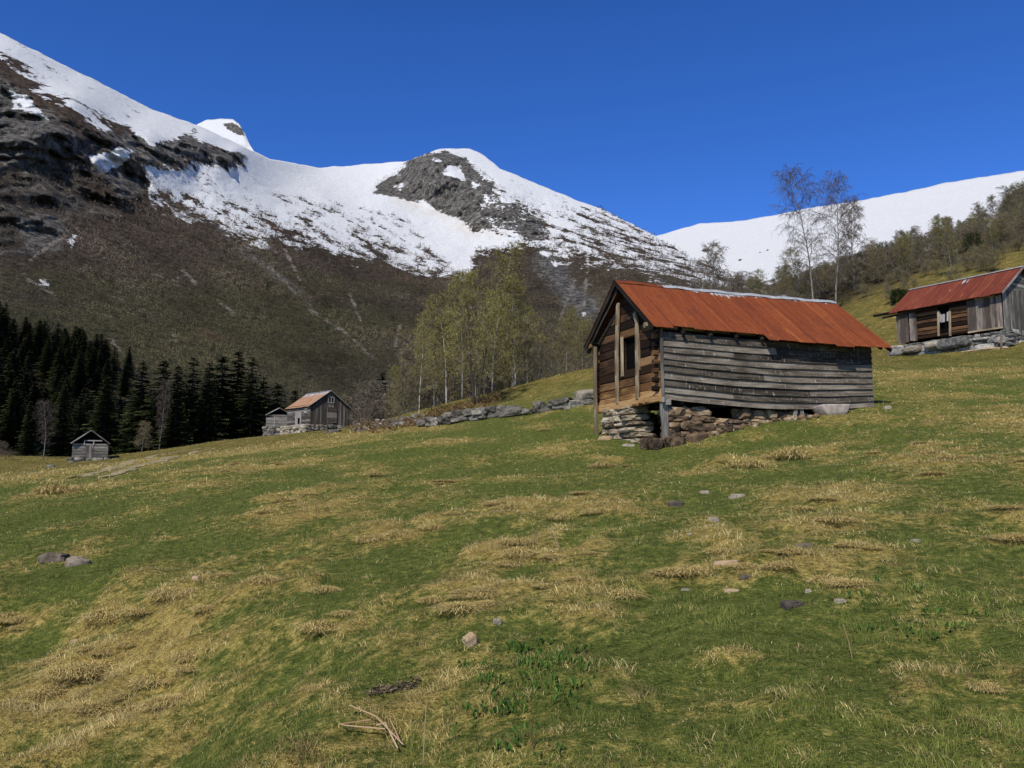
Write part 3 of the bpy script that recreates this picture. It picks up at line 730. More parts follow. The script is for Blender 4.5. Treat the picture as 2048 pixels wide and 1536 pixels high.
# ------------------------------------------------------------------ trees
def rv(s=1.): return Vector((random.uniform(-s, s), random.uniform(-s, s), random.uniform(-s, s)))
def make_birch(h, seed, spread=.3, leaf=0, tw=1.4, ls=1., round_=False, limbs=22, low=.25, bark='birch', twig='twig', leafm='olive', lean=.03, stems=1, droop=.5, fine=1.):
    """trunk and crown meshes of a birch of height h; returns (trunk object data, crown object data)"""
    random.seed(seed)
    T, K = MB(), MB(); LV = MB()
    for st in range(stems):
        a0 = random.uniform(0, 2 * PI); ln = lean if stems == 1 else lean + .16
        hh = h * (1 if st == 0 else random.uniform(.75, .95))
        pts = []; p = Vector((0, 0, -.25)) if st == 0 else Vector((math.cos(a0) * .15, math.sin(a0) * .15, -.25))
        d = Vector((math.cos(a0) * ln, math.sin(a0) * ln, 1))
        for i in range(11):
            pts.append(p.copy()); p = p + d * (hh / 10); d = (d + rv(.07) + Vector((0, 0, .02))).normalized()
        r0 = hh * .0056 + .012
        rad = [r0 * (1.25 if i == 0 else 1) * (1 - i / 10.6) + .006 for i in range(11)]
        T.tube(pts, rad, 7, .5)
        def tp(t):
            x = t * 10; i = min(int(x), 9); return pts[i].lerp(pts[i + 1], x - i), rad[i]
        for k in range(limbs // stems + (0 if st else limbs % stems)):
            t = low + (1 - low) * ((k + random.random()) / (limbs // stems)) ** .9; t = min(t, .99)
            b, rr = tp(t)
            az = k * 2.4 + random.uniform(-.5, .5)
            L = spread * h * ((1.05 - t) ** .75 if not round_ else max(.28, 1 - ((t - .66) / .42) ** 2)) * random.uniform(.65, 1.15) + .35
            up = random.uniform(.7, 1.3)
            dd = Vector((math.cos(az), math.sin(az), up)).normalized()
            q = b.copy(); lp = []
            for i in range(6):
                lp.append(q.copy()); q = q + dd * (L / 5); dd = (dd + rv(.16) + Vector((0, 0, -.10 * droop * i / 2))).normalized()
            lr = [max(.007, rr * .42 * (1 - i / 5.6)) for i in range(6)]
            (T if False else K).tube(lp, lr, 4, random.uniform(.0, .35))
            for j in range(int(5 * fine) + 1):
                u = .2 + .8 * (j + random.random()) / (5 * fine + 1); i = min(int(u * 5), 4)
                b2 = lp[i].lerp(lp[i + 1], u * 5 - i)
                d2 = (rv(1.) + Vector((math.cos(az), math.sin(az), .35)) * .7).normalized()
                L2 = L * random.uniform(.3, .6) + .25
                m1 = b2 + d2 * L2 * .5; m2 = m1 + (d2 + Vector((0, 0, -.5 * droop))).normalized() * L2 * .5
                K.tube([b2, m1, m2], [.012, .010, .006], 3, random.uniform(.2, .6))
                for q_ in range(int(10 * fine)):
                    w = random.random(); b3 = b2.lerp(m1, w * 2) if w < .5 else m1.lerp(m2, w * 2 - 1)
                    e3 = b3 + rv(.40) * (L2 * .45 + .5) + d2 * .12 + Vector((0, 0, -.5 * droop * random.random()))
                    K.ribbon(b3, e3, tw * random.uniform(.006, .012), random.random())
                    for l_ in range(leaf):
                        c = b3.lerp(e3, random.random()) + rv(.12)
                        s = ls * random.uniform(.05, .10)
                        LV.add([c + rv(s), c + rv(s), c + rv(s)], [(0, 1, 2)], random.random())
    random.seed(seed + 999)
    return T, K, LV if LV.n else None

class Kind:
    """one tree kind: built once, then copied with its parts"""
    def __init__(s, name, T, mt, parts, h): s.name, s.h, s.first = name, h, None; s.T, s.mt, s.parts = T, mt, parts
    def place(s, loc, h, rz, label, cat, group=None, wide=1.):
        if s.first is None:
            o = empty(s.name, (0, 0, 0)); s.T.build('trunk', s.mt, o, True)
            for nm, mb, m in s.parts: mb.build(nm, m, o)
            s.first = o
        else: o = copy_tree(s.first)
        k = h / s.h; o.location = loc; o.scale = (k * wide, k * wide, k); o.rotation_euler = (0, 0, rz)
        for key in ('group',):
            if key in o: del o[key]
        return tag(o, label, cat, group)
def birch_kind(name, h, seed, **k):
    T, K, LV = make_birch(h, seed, **k)
    parts = [('branches', K, MT[k.get('twig', 'twig')])]
    if LV: parts.append(('crown', LV, MT[k.get('leafm', 'olive')]))
    return Kind(name, T, MT[k.get('bark', 'birch')], parts, h)

def make_spruce(h, seed, wide=.2, sparse=1.):
    random.seed(seed)
    T, K = MB(), MB()
    T.tube([(0, 0, -.4), (0, 0, h * .5), (0, 0, h * .985)], [h * .016, h * .009, .02], 6, .5)
    lv = int(h * 2.6 * sparse)
    for i in range(lv):
        t = (i + random.random() * .6) / lv
        z = h * (.05 + .94 * t)
        L = wide * h * (1 - t) ** .82 * random.uniform(.75, 1.12) + .12
        nb = 7 if t < .8 else 5
        ph = random.random() * 7
        for b in range(nb):
            az = ph + 2 * PI * b / nb + random.uniform(-.3, .3)
            Lb = L * random.uniform(.7, 1.1)
            ca, sa = math.cos(az), math.sin(az)
            dr = -.28 - .28 * (1 - t) + random.uniform(-.12, .12)
            n = 4 + int(Lb * 3.2); zb_ = z + random.uniform(-.45, .45) * h / lv
            tone = random.random()
            for j in range(n):
                u = (j + .5) / n
                x = Lb * u; zz = zb_ + x * dr + .22 * x * u
                c = Vector((ca * x, sa * x, zz))
                for sd in (-1, 1):
                    l = (.30 + .55 * Lb * .32 * (1 - u * .6)) * random.uniform(.7, 1.2)
                    tip = c + Vector((ca * l * .55 - sa * sd * l * .75, sa * l * .55 + ca * sd * l * .75, -l * random.uniform(.15, .6)))
                    w = Vector((ca, sa, .25)) * (.10 + .05 * Lb * .3)
                    K.add([c - w, c + w, tip], [(0, 1, 2)], min(1, max(0, tone * .55 + .45 * random.random() * (.4 + u))))
    # leader
    for k in range(6): K.ribbon((0, 0, h * .93), (random.uniform(-.12, .12), random.uniform(-.12, .12), h * random.uniform(.97, 1.0)), .03, .5)
    return Kind('spruce_tree', T, MT['darkbark'], [('crown', K, MT['needle'])], h)
SPR = [make_spruce(14, 300 + i, w, s_) for i, (w, s_) in enumerate([(.19, 1.), (.23, 1.), (.16, 1.1), (.21, .85)])]

def gp(u, d, v=900):
    """ground point in direction u at forward distance d"""
    a = (u - 1024) / F; b = (768 - v) / F
    x = a * d / (CP - b * SP)
    return Vector((x, d, gz(x, d)))
def top_h(u, v, d): p = gp(u, d, v); return p, max(2., at(u, v, d).z - p.z)

FRONT = [(287, 722, 106, 'slim dark spruce with a pointed top just left of the tallest spruces'), (328, 716, 104, 'dark spruce with a spire top left of centre in the spruce stand'), (357, 728, 100, 'bushy dark spruce behind the bend of the wheel track'),
         (388, 712, 108, 'tall dark spruce left of the broad middle spruces'), (420, 724, 104, 'dark spruce with hanging lower boughs in the middle of the stand'), (446, 706, 110, 'broad tall dark spruce in the highest clump of the stand'),
         (478, 697, 112, 'tallest dark spruce of the stand, left of the red roofed house'), (506, 712, 109, 'dark spruce at the right end of the tall stand'), (528, 752, 112, 'lower spruce stepping down from the tall stand beside the grey shed'),
         (556, 762, 128, 'small spruce standing behind the grey shed'), (590, 776, 132, 'small spruce behind the red roofed house ridge'), (616, 786, 136, 'lowest spruce behind the red roof of the far house'),
         (130, 768, 104, 'dark spruce with a pointed crown right behind the little grey hut'), (215, 748, 106, 'dark spruce with drooping boughs just right of the little grey hut'), (62, 800, 100, 'young dark spruce left of the pale bare birch'),
         (765, 742, 190, 'small dark spruce rising among bare birches right of the far house'), (742, 765, 180, 'short dark spruce in the gap right of the far house')]
for i, (u, v, d, lb) in enumerate(FRONT):
    p, h = top_h(u, v, d)
    SPR[i % 4].place(p, h, i * 1.7, lb, 'spruce', 'front spruces of the dark stand', 1.45)
rs = random.Random(4)
TOPL = [(-120, 470), (0, 580), (30, 612), (60, 655), (100, 672), (150, 700), (200, 732), (240, 752), (290, 775), (330, 775), (420, 765), (520, 780), (560, 800)]
tu, tvv = zip(*TOPL)
n_s = 0
for i in range(900):
    u = rs.uniform(-110, 545); d = rs.uniform(112, 235) if u < 260 else rs.uniform(114, 150)
    if n_s >= 265: break
    vt = float(np.interp(u, tu, tvv))
    # nearer trees stand lower in the stand, the skyline row is the farthest
    k = (d - 112) / 123 if u < 260 else (d - 114) / 40
    vtop = vt + (1 - k) * 135 * (1 if u < 260 else .2) + rs.uniform(-14, 30)
    p, h = top_h(u, vtop, d)
    if h < 6: h = rs.uniform(7, 10)
    if h > 21: h = rs.uniform(15, 21)
    SPR[n_s % 4].place(p, h, rs.uniform(0, 6.3), 'dark green spruce packed in the shaded spruce wood at the left, behind the front row', 'spruce', 'spruces of the shaded wood', rs.uniform(1.45, 1.9))
    n_s += 1

# the two tall bare birches above the barn and other single birches
B = {}
B['tall'] = birch_kind('birch_tree', 15, 21, spread=.17, limbs=46, low=.24, droop=1.2, fine=1.5, twig='twig', tw=1.0, round_=True, bark='birchgrey')
B['tall2'] = birch_kind('birch_tree', 15, 22, spread=.165, limbs=46, low=.22, droop=1.2, fine=1.5, twig='twig', lean=.02, tw=1.0, round_=True, bark='birchgrey')
B['lone'] = birch_kind('birch_tree', 10, 35, spread=.18, limbs=26, low=.25, leaf=8, ls=.5, droop=.6)
B['oliv'] = birch_kind('birch_tree', 10, 31, bark='birchgrey', spread=.27, limbs=32, low=.14, leaf=8, ls=.52, droop=.6)
B['oliv2'] = birch_kind('birch_tree', 10, 32, spread=.24, limbs=32, low=.16, leaf=8, ls=.52, droop=.7, bark='birchgrey')
B['oliv3'] = birch_kind('birch_tree', 9, 33, spread=.30, limbs=32, low=.08, leaf=8, ls=.52, droop=.5)
B['multi'] = birch_kind('birch_tree', 10, 34, spread=.30, limbs=34, low=.2, leaf=9, ls=.55, stems=3, bark='darkbark', twig='twiggrey')
B['bare'] = birch_kind('birch_tree', 8, 41, spread=.26, limbs=30, low=.12, droop=.6, tw=1.7, fine=1.4, twig='twiggrey', bark='birchgrey')
B['bare2'] = birch_kind('birch_tree', 8, 42, spread=.32, limbs=32, low=.08, droop=.4, tw=1.7, fine=1.4, twig='twiggrey', bark='birchgrey', stems=2)
B['bare3'] = birch_kind('birch_tree', 8, 43, spread=.24, limbs=28, low=.12, droop=.5, leaf=4, ls=.55, fine=1.3, tw=1.5, leafm='oliveshade', twig='twiggrey', bark='birchgrey')
B['bush'] = birch_kind('scrub_bush', 5, 44, spread=.42, limbs=28, low=.04, droop=.3, leaf=5, ls=.6, tw=1.5, leafm='oliveshade', stems=3, twig='twiggrey', bark='darkbark')
def single(kind, u, vb, vt, d, label, group=None, wide=1., rz=0., cat='birch'):
    p = gp(u, d, vb); h = max(1.5, at(u, vt, d).z - p.z)
    return B[kind].place(p, h, rz, label, cat, group, wide)
single('tall', 1626, 600, 333, 96, 'taller left one of two bare birches with white trunks behind the big barn roof', 'pair of tall bare birches', 1., .4)
single('tall2', 1672, 600, 343, 95, 'right one of two tall bare birches behind the big barn roof, leaning slightly', 'pair of tall bare birches', 1., 2.2)
single('bare', 1432, 590, 487, 118, 'small bare birch alone against the snow above the barn ridge', None, .9, .3)
single('bare', 1708, 560, 400, 104, 'thin bare sapling with drooping twigs right of the two tall birches', None, .9, 1.3)
single('oliv2', 1903, 555, 432, 84, 'olive budding birch with a spotted pale trunk above the right barn', None, 1.25, 1.1)
single('oliv', 1800, 600, 470, 100, 'broad olive budding birch left of the spotted trunk above the right barn', None, 1.5, 2.3)
single('bare3', 1725, 600, 505, 108, 'dull olive birch between the tall birches and the right barn', None, 1.4, .7)
single('oliv3', 1598, 610, 500, 108, 'olive budding bushy birch left of the tall bare birches', None, 1.3, 1.9)
# the olive grove above the stone wall
single('multi', 952, 808, 555, 56, 'dark forked tree with several leaning stems behind the stone wall', None, 1., .6, 'tree')
single('oliv', 985, 800, 492, 62, 'tallest olive budding birch in the grove above the stone wall', None, .95, 1.7)
single('oliv2', 925, 806, 545, 63, 'olive budding birch left of the tallest in the grove', None, 1.1, 3.)
single('oliv3', 893, 812, 585, 64, 'olive birch on the left shoulder of the grove', None, 1.05, .4)
single('lone', 838, 834, 625, 54, 'slim white stemmed birch standing alone left of the grove', None, .75, 4.1)
single('oliv2', 868, 815, 640, 66, 'thin olive birch between the lone white stem and the grove', None, .9, 5.)
single('oliv3', 1030, 780, 560, 66, 'olive birch on the right shoulder of the grove', None, 1., 2.6)
single('oliv', 1133, 752, 622, 66, 'olive birch with a white stem on the knoll left of the big barn', None, 1.1, .9)
single('bare2', 1075, 772, 680, 66, 'bare grey thicket tree on the knoll between two olive birches', None, 1.2, 1.4)
single('bare3', 1105, 765, 690, 70, 'small dull birch at the knoll edge beside the white stemmed one', None, 1.1, 2.4)
single('oliv2', 1165, 745, 640, 72, 'olive birch half hidden by the left eave of the big barn', None, 1., 3.3)
rs2 = random.Random(9)
for i in range(36):
    u = rs2.uniform(800, 1160); d = rs2.uniform(72, 105)
    k = ('oliv', 'oliv2', 'oliv3', 'bare3', 'bare', 'bare2')[rs2.randrange(6)]
    vt = np.interp(u, [790, 850, 930, 1000, 1060, 1110, 1170], [720, 640, 575, 560, 640, 690, 650]) + rs2.uniform(-5, 60)
    p, h = top_h(u, vt, d); h = min(max(h, 4), 13)
    B[k].place(p, h, rs2.uniform(0, 6), 'slender birch in the thicket behind the olive grove and the stone wall', 'birch', 'birches of the back thicket', rs2.uniform(.9, 1.25))
for i in range(16):
    u = rs2.uniform(690, 815); d = rs2.uniform(110, 170)
    vt = rs2.uniform(745, 800)
    p, h = top_h(u, vt, d); h = min(max(h, 4), 12)
    B[('bare', 'bare3', 'bare2')[i % 3]].place(p, h, rs2.uniform(0, 6), 'thin bare birch in the hollow right of the far red roofed house', 'birch', 'bare birches of the hollow', 1.1)
# pale trees at the foot of the spruces
single('tall', 86, 930, 800, 88, 'pale bare birch in front of the dark spruces left of the little hut', None, 1.1, .2)
single('bare3', 283, 912, 842, 92, 'pale leafless shrub at the spruce edge beside the wheel track', None, 1.3, 1.2)
single('tall2', 318, 905, 760, 98, 'thin pale dead birch inside the spruce edge behind the wheel track', None, .7, 2.2)
single('bare2', 10, 945, 880, 86, 'low bare shrub at the far left edge below the spruces', None, 1.4, .8)
# the wood on the right hillside
SKY = [(1400, 555), (1450, 548), (1500, 530), (1560, 520), (1600, 520), (1660, 520), (1720, 490), (1760, 465), (1800, 460), (1850, 440), (1880, 425), (1910, 420), (1950, 408), (1980, 395), (2010, 372), (2048, 350), (2200, 300)]
su, svv = zip(*SKY)
n_w = 0
for i in range(520):
    u = rs2.uniform(1390, 2110); k = rs2.random()
    d = float(np.interp(u, [1390, 1500, 1600, 1700, 1800, 1900, 2000, 2100], [92, 94, 98, 102, 99, 97, 102, 104])) + 56 * k
    vt = float(np.interp(u, su, svv)) + (1 - k) * 72 + rs2.uniform(-8, 18)
    p, h = top_h(u, vt, d)
    if n_w >= 235: break
    h = min(max(h, 4.), 9.5)
    kd = ('bare', 'bare2', 'bare3', 'bare3', 'bush', 'oliv3')[rs2.randrange(6)] if u > 1500 else ('bare', 'bare2', 'bare')[rs2.randrange(3)]
    B[kd].place(p, h, rs2.uniform(0, 6), 'grey brown leafless birch crowded in the hillside wood above the barns', 'birch', 'birches of the hillside wood', rs2.uniform(1., 1.5))
    n_w += 1
for i in range(34):
    u = rs2.uniform(1690, 2070); lo = float(np.interp(u, [1690, 1800, 1900, 2000, 2070], [580, 560, 530, 500, 480])); v = lo + abs(rs2.gauss(0, 22))
    p = hit(u, v)
    B['bush'].place(p, rs2.uniform(.8, 2.4), rs2.uniform(0, 6), 'low brown scrub bush scattered on the rough pasture above the hillside barn', 'bush', 'scrub of the hillside pasture', rs2.uniform(1., 1.6))
# dark junipers
def juniper(u, v, d, w, h, label, seed):
    random.seed(seed); K = MB(); T = MB()
    T.tube([(0, 0, -.3), (0, 0, h * .7)], [.05, .02], 5, .5)
    for i in range(1500):
        a, t = random.uniform(0, 2 * PI), random.random()
        rr = w * math.sqrt(max(0, 1 - (t * 1.05 - .25) ** 2)) * random.uniform(.5, 1.0) * (1 + .3 * math.sin(3 * a + seed))
        c = Vector((math.cos(a) * rr, math.sin(a) * rr, h * t))
        e = c + Vector((math.cos(a) * .18, math.sin(a) * .18, .22)) + rv(.12)
        K.ribbon(c, e, .035, random.random())
    p = gp(u, d, v); o = empty('juniper_bush', p, label=label, cat='juniper')
    T.build('trunk', MT['darkbark'], o); K.build('crown', MT['juniper'], o)
juniper(1798, 592, 82, .9, 1.2, 'low dark juniper on the slope left of the right barn ridge', 3)
juniper(1768, 505, 128, .8, 4.6, 'narrow dark juniper column poking above the hillside wood', 5)
juniper(2000, 545, 66, .6, .7, 'flat dark shrub just behind the right barn ridge', 8)
juniper(1945, 470, 108, 1.3, 2.4, 'dark spreading shrub at the upper edge of the hillside pasture', 12)
# ------------------------------------------------------------------ buildings
class Frame:
    def __init__(s, o, rz): s.o = Vector(o); s.c, s.s = math.cos(rz), math.sin(rz); s.rz = rz
    def w(s, a, b, z): return Vector((s.o.x + a * s.c - b * s.s, s.o.y + a * s.s + b * s.c, s.o.z + z))
    def l(s, p): q = Vector(p) - s.o; return Vector((q.x * s.c + q.y * s.s, -q.x * s.s + q.y * s.c, q.z))
    def on(s, axis, val, u, v):
        """where the direction (u, v) meets the local plane axis = val"""
        d = at(u, v, 1.); o0 = s.l((0, 0, 0)); o1 = s.l(d); e = o1 - o0
        return o0 + e * ((val - o0[axis]) / e[axis])
    def g(s, a, b): p = s.w(a, b, 0); return gz(p.x, p.y) - s.o.z

def roof_slope(name, m, parent, x0, x1, ridge, eave, zinc=None, wave=.085, amp=.013, sag=.03, seam=.74, nq=10, step=None):
    """corrugated sheet slope: ridge and eave are (y, z); step = (x, (y, z)) a lower eave from x on"""
    nx = int((x1 - x0) / wave * 6)
    xs = np.linspace(x0, x1, nx)
    if step: i = int(np.searchsorted(xs, step[0])); xs = np.insert(xs, i, [step[0] - .0005, step[0]])
    q = np.linspace(0, 1, nq)
    X = np.repeat(xs[None], nq, 0)
    ey = np.where(xs >= step[0], step[1][0], eave[0]) if step else np.full(len(xs), eave[0])
    ez = np.where(xs >= step[0], step[1][1], eave[1]) if step else np.full(len(xs), eave[1])
    sh = np.floor((xs - x0) / seam)
    rr = np.random.default_rng(3)
    jig = rr.normal(0, .022, int(sh.max()) + 2)[sh.astype(int)]; rnd = rr.random(int(sh.max()) + 2)[sh.astype(int)]
    ey = ey + np.sign(eave[0] - ridge[0]) * jig; 
    kk = (eave[1] - ridge[1]) / (eave[0] - ridge[0]); ez = ez + kk * np.sign(eave[0] - ridge[0]) * jig
    Y = ridge[0] + (ey - ridge[0])[None] * q[:, None]; Z = ridge[1] + (ez - ridge[1])[None] * q[:, None]
    nrm = np.array([-(eave[1] - ridge[1]), eave[0] - ridge[0]]); nrm = nrm / np.hypot(*nrm); nrm = nrm * np.sign(nrm[1])
    off = amp * np.sin(X / wave * 2 * PI) + .006 * (np.mod(xs - x0, seam) < wave)[None]
    off = off + .012 * fbm(X / 1.5, Y / 1.1, 0., 2, 77) - sag * np.sin(PI * (X - x0) / (x1 - x0))
    Y = Y + nrm[0] * off; Z = Z + nrm[1] * off
    S = np.hypot(Y - ridge[0], Z - ridge[1])
    zc = zinc(X, S) if zinc else np.zeros(X.shape)
    P = np.stack([X, Y, Z], -1).reshape(-1, 3)
    o = np_mesh(name, P, grid_faces(nq, len(xs)), m, [('rnd', np.repeat(rnd[None], nq, 0).ravel()), ('tc', np.stack([X, S, 0 * X], -1).reshape(-1, 3)), ('zinc', zc.ravel())], parent=parent)
    return o

def stone_rows(mb, x0, x1, y0, y1, zbot, ztop, seed, w=(.25, .6), h=(.13, .24), front=0, lvl=3, box=.6, rough=.16):
    """dry laid courses between local x0..x1; zbot/ztop are functions of x; one or more leaves deep from y0 to y1"""
    r = random.Random(seed); k = seed * 100
    zmin = min(zbot(x0), zbot(x1), zbot((x0 + x1) / 2)); zmax = max(ztop(x0 + (x1 - x0) * i / 8) for i in range(9))
    z = zmin - .1
    while z < zmax:
        hh = r.uniform(*h); x = x0 + r.uniform(-.1, .05)
        while x < x1:
            ww = r.uniform(*w)
            xm = min(x + ww / 2, x1)
            if z + hh > zbot(xm) - .05 and z + hh * .55 < ztop(xm):
                dd = (y1 - y0) * r.uniform(.9, 1.1)
                k += 1
                mb.stone((xm, (y0 + y1) / 2 + r.uniform(-.05, .05), z + hh / 2 + r.uniform(-.02, .02)), (ww * 1.12, dd, hh * r.uniform(1.05, 1.3)), r.uniform(-.12, .12), k, box, rough, lvl, r.uniform(-.09, .09), r.random())
            x += ww
        z += hh * .93

# ---- the big log barn
BF = Frame((4.505, 25.0, gz(4.505, 25.0)), .366)
ZO = BF.o.z
zb, zt, zr, BL, BW = 2.535 - ZO, 4.913 - ZO, 6.597 - ZO, 8.218, 4.181
of_, orr, o1, o2, oL, stp = .414, .458, .299, .57, .241, 3.652
k_ = (zr - zt) / (BW / 2)
barn = empty('log_barn', BF.o, .366, label='large old log barn with a rusty red roof on stone piers in the meadow', cat='barn')
lower = lambda y: zr - k_ * abs(y - BW / 2) - .10
wa = BF.on(0, 0., 1245, 678); wb = BF.on(0, 0., 1280, 740)
wy0, wy1, wz0, wz1 = wb.y, wa.y, wb.z, wa.z
logs, mids, sill, sill2 = MB(), (MB(), MB()), MB(), MB()
nrow = 15; rh = (zr - zb) / nrow
random.seed(42)
def gable_log(mb, y0, y1, z, h, x=.07):
    if y1 - y0 > .12: mb.beam((x + random.uniform(-.012, .012), y0, z), (x + random.uniform(-.012, .012), y1, z + random.uniform(-.012, .012)), .15, h * 1.0, seg=5, warp=.006, ch=.16)
for gx, front in ((.07, True), (BL - .07, False)):
    for i in range(nrow):
        z = zb + rh * (i + .5); zt_ = z + rh * .5
        inset = max(0., (zt_ - (zt - .1)) / k_)
        a, b = inset + .0, BW - inset
        mb = mids[0 if front else 1] if (i in (2, 3, 4) or i > 10) else logs
        if i < 2: mb = sill if front else sill2
        if front and wz0 < z < wz1: gable_log(mb, a, wy0, z, rh, gx); gable_log(logs, wy1, b, z, rh, gx)
        else: gable_log(mb, a, b, z, rh, gx)
# long wall logs behind the siding and the crossing log ends at the corners
for i in range(int((zt - .1 - zb) / rh)):
    z = zb + rh * (i + .5)
    for y in (.13, BW - .10):
        logs.beam((-.17 + random.uniform(-.03, .03), y, z + rh * .5), (BL + .1, y, z + rh * .5), .16, rh * .62, seg=3, warp=.006, ch=.25)
logs.build('log_wall', MT['logs'], barn)
MT['midlogs'] = wood('brown_log_wood', (.025, .013, .006), (.115, .06, .026), (.27, .155, .07), None, .7)
mids[0].build('log_wall', MT['midlogs'], barn); mids[1].build('log_wall', MT['midlogs'], barn)
sill.beam((-.03, -.04, zb - .02), (-.03, BW + .02, zb - .05), .14, .24, seg=5, warp=.006)
sl = sill.build('sill_beam', MT['fresh'], barn); sill2.build('sill_beam', MT['fresh'], barn)
pg = MB()
for y in (.55, .95, 1.35): pg.beam((-.10, y, zb - .13), (-.22, y, zb - .13), .06, .06)
pg.build('peg', MT['logs'], sl)
# window
wf = MB()
wf.beam((-.04, wy1 - .03, wz0 - .08), (-.04, wy1 - .03, wz1 + .06), .05, .13, up=(0, 1, 0))
wf.beam((-.025, wy0 - .02, wz0), (-.025, wy0 - .02, wz1), .05, .05, up=(0, 1, 0))
wnd = empty('dummy', (0, 0, 0)) if False else wf.build('window', MT['post'], barn)
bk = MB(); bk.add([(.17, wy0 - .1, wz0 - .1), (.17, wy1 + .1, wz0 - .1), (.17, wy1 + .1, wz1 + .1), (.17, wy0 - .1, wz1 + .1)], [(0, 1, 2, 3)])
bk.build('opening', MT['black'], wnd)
# bent posts on the gable
def gable_post(pix, w):
    m = MB(); P = [BF.on(0, -.09, u, v) for u, v in pix]
    for a, b in zip(P[:-1], P[1:]): m.beam(a, b + (b - a).normalized() * .015, .07, w, up=(0, 1, 0), rnd=.5)
    return m.build('post', MT['post'], barn)
gable_post([(1236, 606), (1235, 650), (1233.5, 700), (1234, 750), (1235, 806)], .17)
gable_post([(1269, 626), (1274, 645), (1274, 700), (1274.5, 750), (1275, 797)], .15)
# tall pole at the left corner, reaching the turf
a, b = BF.on(0, -.2, 1190, 694), BF.on(0, -.2, 1193, 872)
m = MB(); m.beam(a, Vector((b.x, b.y, min(b.z, BF.g(b.x, b.y)) - .1)), .09, .13, up=(0, 1, 0), seg=6, warp=.012); m.build('corner_pole', MT['post'], barn)
# prop under the near corner, corner board, block
a, b = BF.on(1, .05, 1327, 799), BF.on(1, .05, 1331, 866)
m = MB(); m.beam(a, b - Vector((0, 0, .15)), .26, .10, up=(0, 1, 0), seg=4, warp=.008, taper=.75); m.build('prop', MT['greywood'], barn)
m = MB(); m.beam((.02, -.10, zb - .08), (.0, -.10, zt - .28), .10, .035, up=(0, 1, 0), seg=4, warp=.006); m.build('corner_board', MT['greywood'], barn)
m = MB(); m.beam((.10, -.12, zb - .16), (.26, -.12, zb - .16), .07, .17); m.beam((.0, -.13, zb + .0), (.0, -.13, zb - .16), .1, .07, up=(1, 0, 0)); m.build('bracket', MT['greywood'], barn)
# siding: lapped boards, sagging along the middle
sd = MB(); NB = 12; ex = (zt - .14 - zb) / (NB - 1)
random.seed(8)
for i in range(NB - 2):
    cuts = sorted([0.] + [random.uniform(2.2, 6.2) for _ in range(1 if i % 3 else 0)] + [BL])
    for a, b in zip(cuts[:-1], cuts[1:]):
        if b - a < .4: continue
        n = max(3, int((b - a) / .5)); vs, tc, fs = [], [], []
        dz = random.uniform(-.012, .012); rnd = random.random(); ht = ex * (random.uniform(1.12, 1.25) if i < NB - 2 else .95); tl = random.uniform(-.02, .02)
        for j in range(n + 1):
            x = a + (b - a) * j / n
            sag = -.19 * math.sin(PI * min(1, x / BL)) * (1 - i / NB) ** .8 - .008 * math.sin(2 * x + i)
            z0 = zb + ex * i + sag + dz + tl * j / n - .04
            bow = -.03 - .06 * math.sin(PI * x / BL) * (1 - abs(i / NB - .4)) + .004 * math.sin(3 * x + 2 * i)
            for (yy, zz) in ((bow - .078, z0), (bow - .044, z0), (bow + .012, z0 + ht), (bow - .013, z0 + ht)):
                vs.append((x, yy, zz)); tc.append((x, zz - z0, yy))
        for j in range(n):
            for q in range(4): fs.append((j*4+q, (j+1)*4+q, (j+1)*4+(q+1) % 4, j*4+(q+1) % 4))
        fs += [(0, 1, 2, 3), (n*4+3, n*4+2, n*4+1, n*4)]
        sd.add(vs, fs, rnd, tc)
sd.build('siding', MT['siding'], barn)
bs = MB()
for i in range(NB): bs.beam((0, BW + .03, zb + ex * i + .1), (BL, BW + .03, zb + ex * i + .1), .03, ex * 1.05)
bs.build('back_siding', MT['siding'], barn)
fl = MB()
for i in range(10): fl.beam((.15, .3 + i * .4, zb + .03), (BL - .15, .3 + i * .4, zb + .03), .39, .05)
for x in (.8, 2.4, 4., 5.6, 7.2): fl.beam((x, .1, zb - .11), (x, BW - .1, zb - .11), .16, .18)
fl.build('floor', MT['darkwood'], barn)
# roof
def zc_main(X, S):
    g = np.exp(-(S / (.20 + .12 * np.sin(X * 1.1) ** 2 + .22 * np.exp(-((X - 3.4) / 1.2) ** 2))) ** 2)
    return g * np.clip((X - .9) / 1.6, 0, 1) * .85
e = lambda o: zt - k_ * o
rf = roof_slope('roof_sheets', MT['rust'], barn, -of_, BL + orr, (BW / 2, zr), (-o1, e(o1)), zc_main, step=(stp, (-o2, e(o2))))
roof_slope('roof_sheets', MT['rust'], barn, -of_, BL + orr, (BW / 2, zr), (BW + oL, e(oL)), None)
# ridge cap
nx = 60; xs = np.linspace(-of_, BL + orr, nx); V_, A_, T_ = [], [], []
for x in xs:
    sg = -.03 * math.sin(PI * (x + of_) / (BL + orr + of_)) + .012 * math.sin(x * 4)
    for dy in (-.17, -.09, 0, .09, .17):
        V_.append((x, BW / 2 + dy, zr + .028 - k_ * abs(dy) * .96 + sg + .008 * math.sin(x * 9 + dy * 20))); T_.append((x, dy, 0)); A_.append(min(1, max(0, (x - .7) / 1.2)) * .95)
np_mesh('ridge_cap', V_, grid_faces(nx, 5), MT['rust'], [('rnd', np.full(len(V_), .5)), ('tc', T_), ('zinc', A_)], parent=rf)
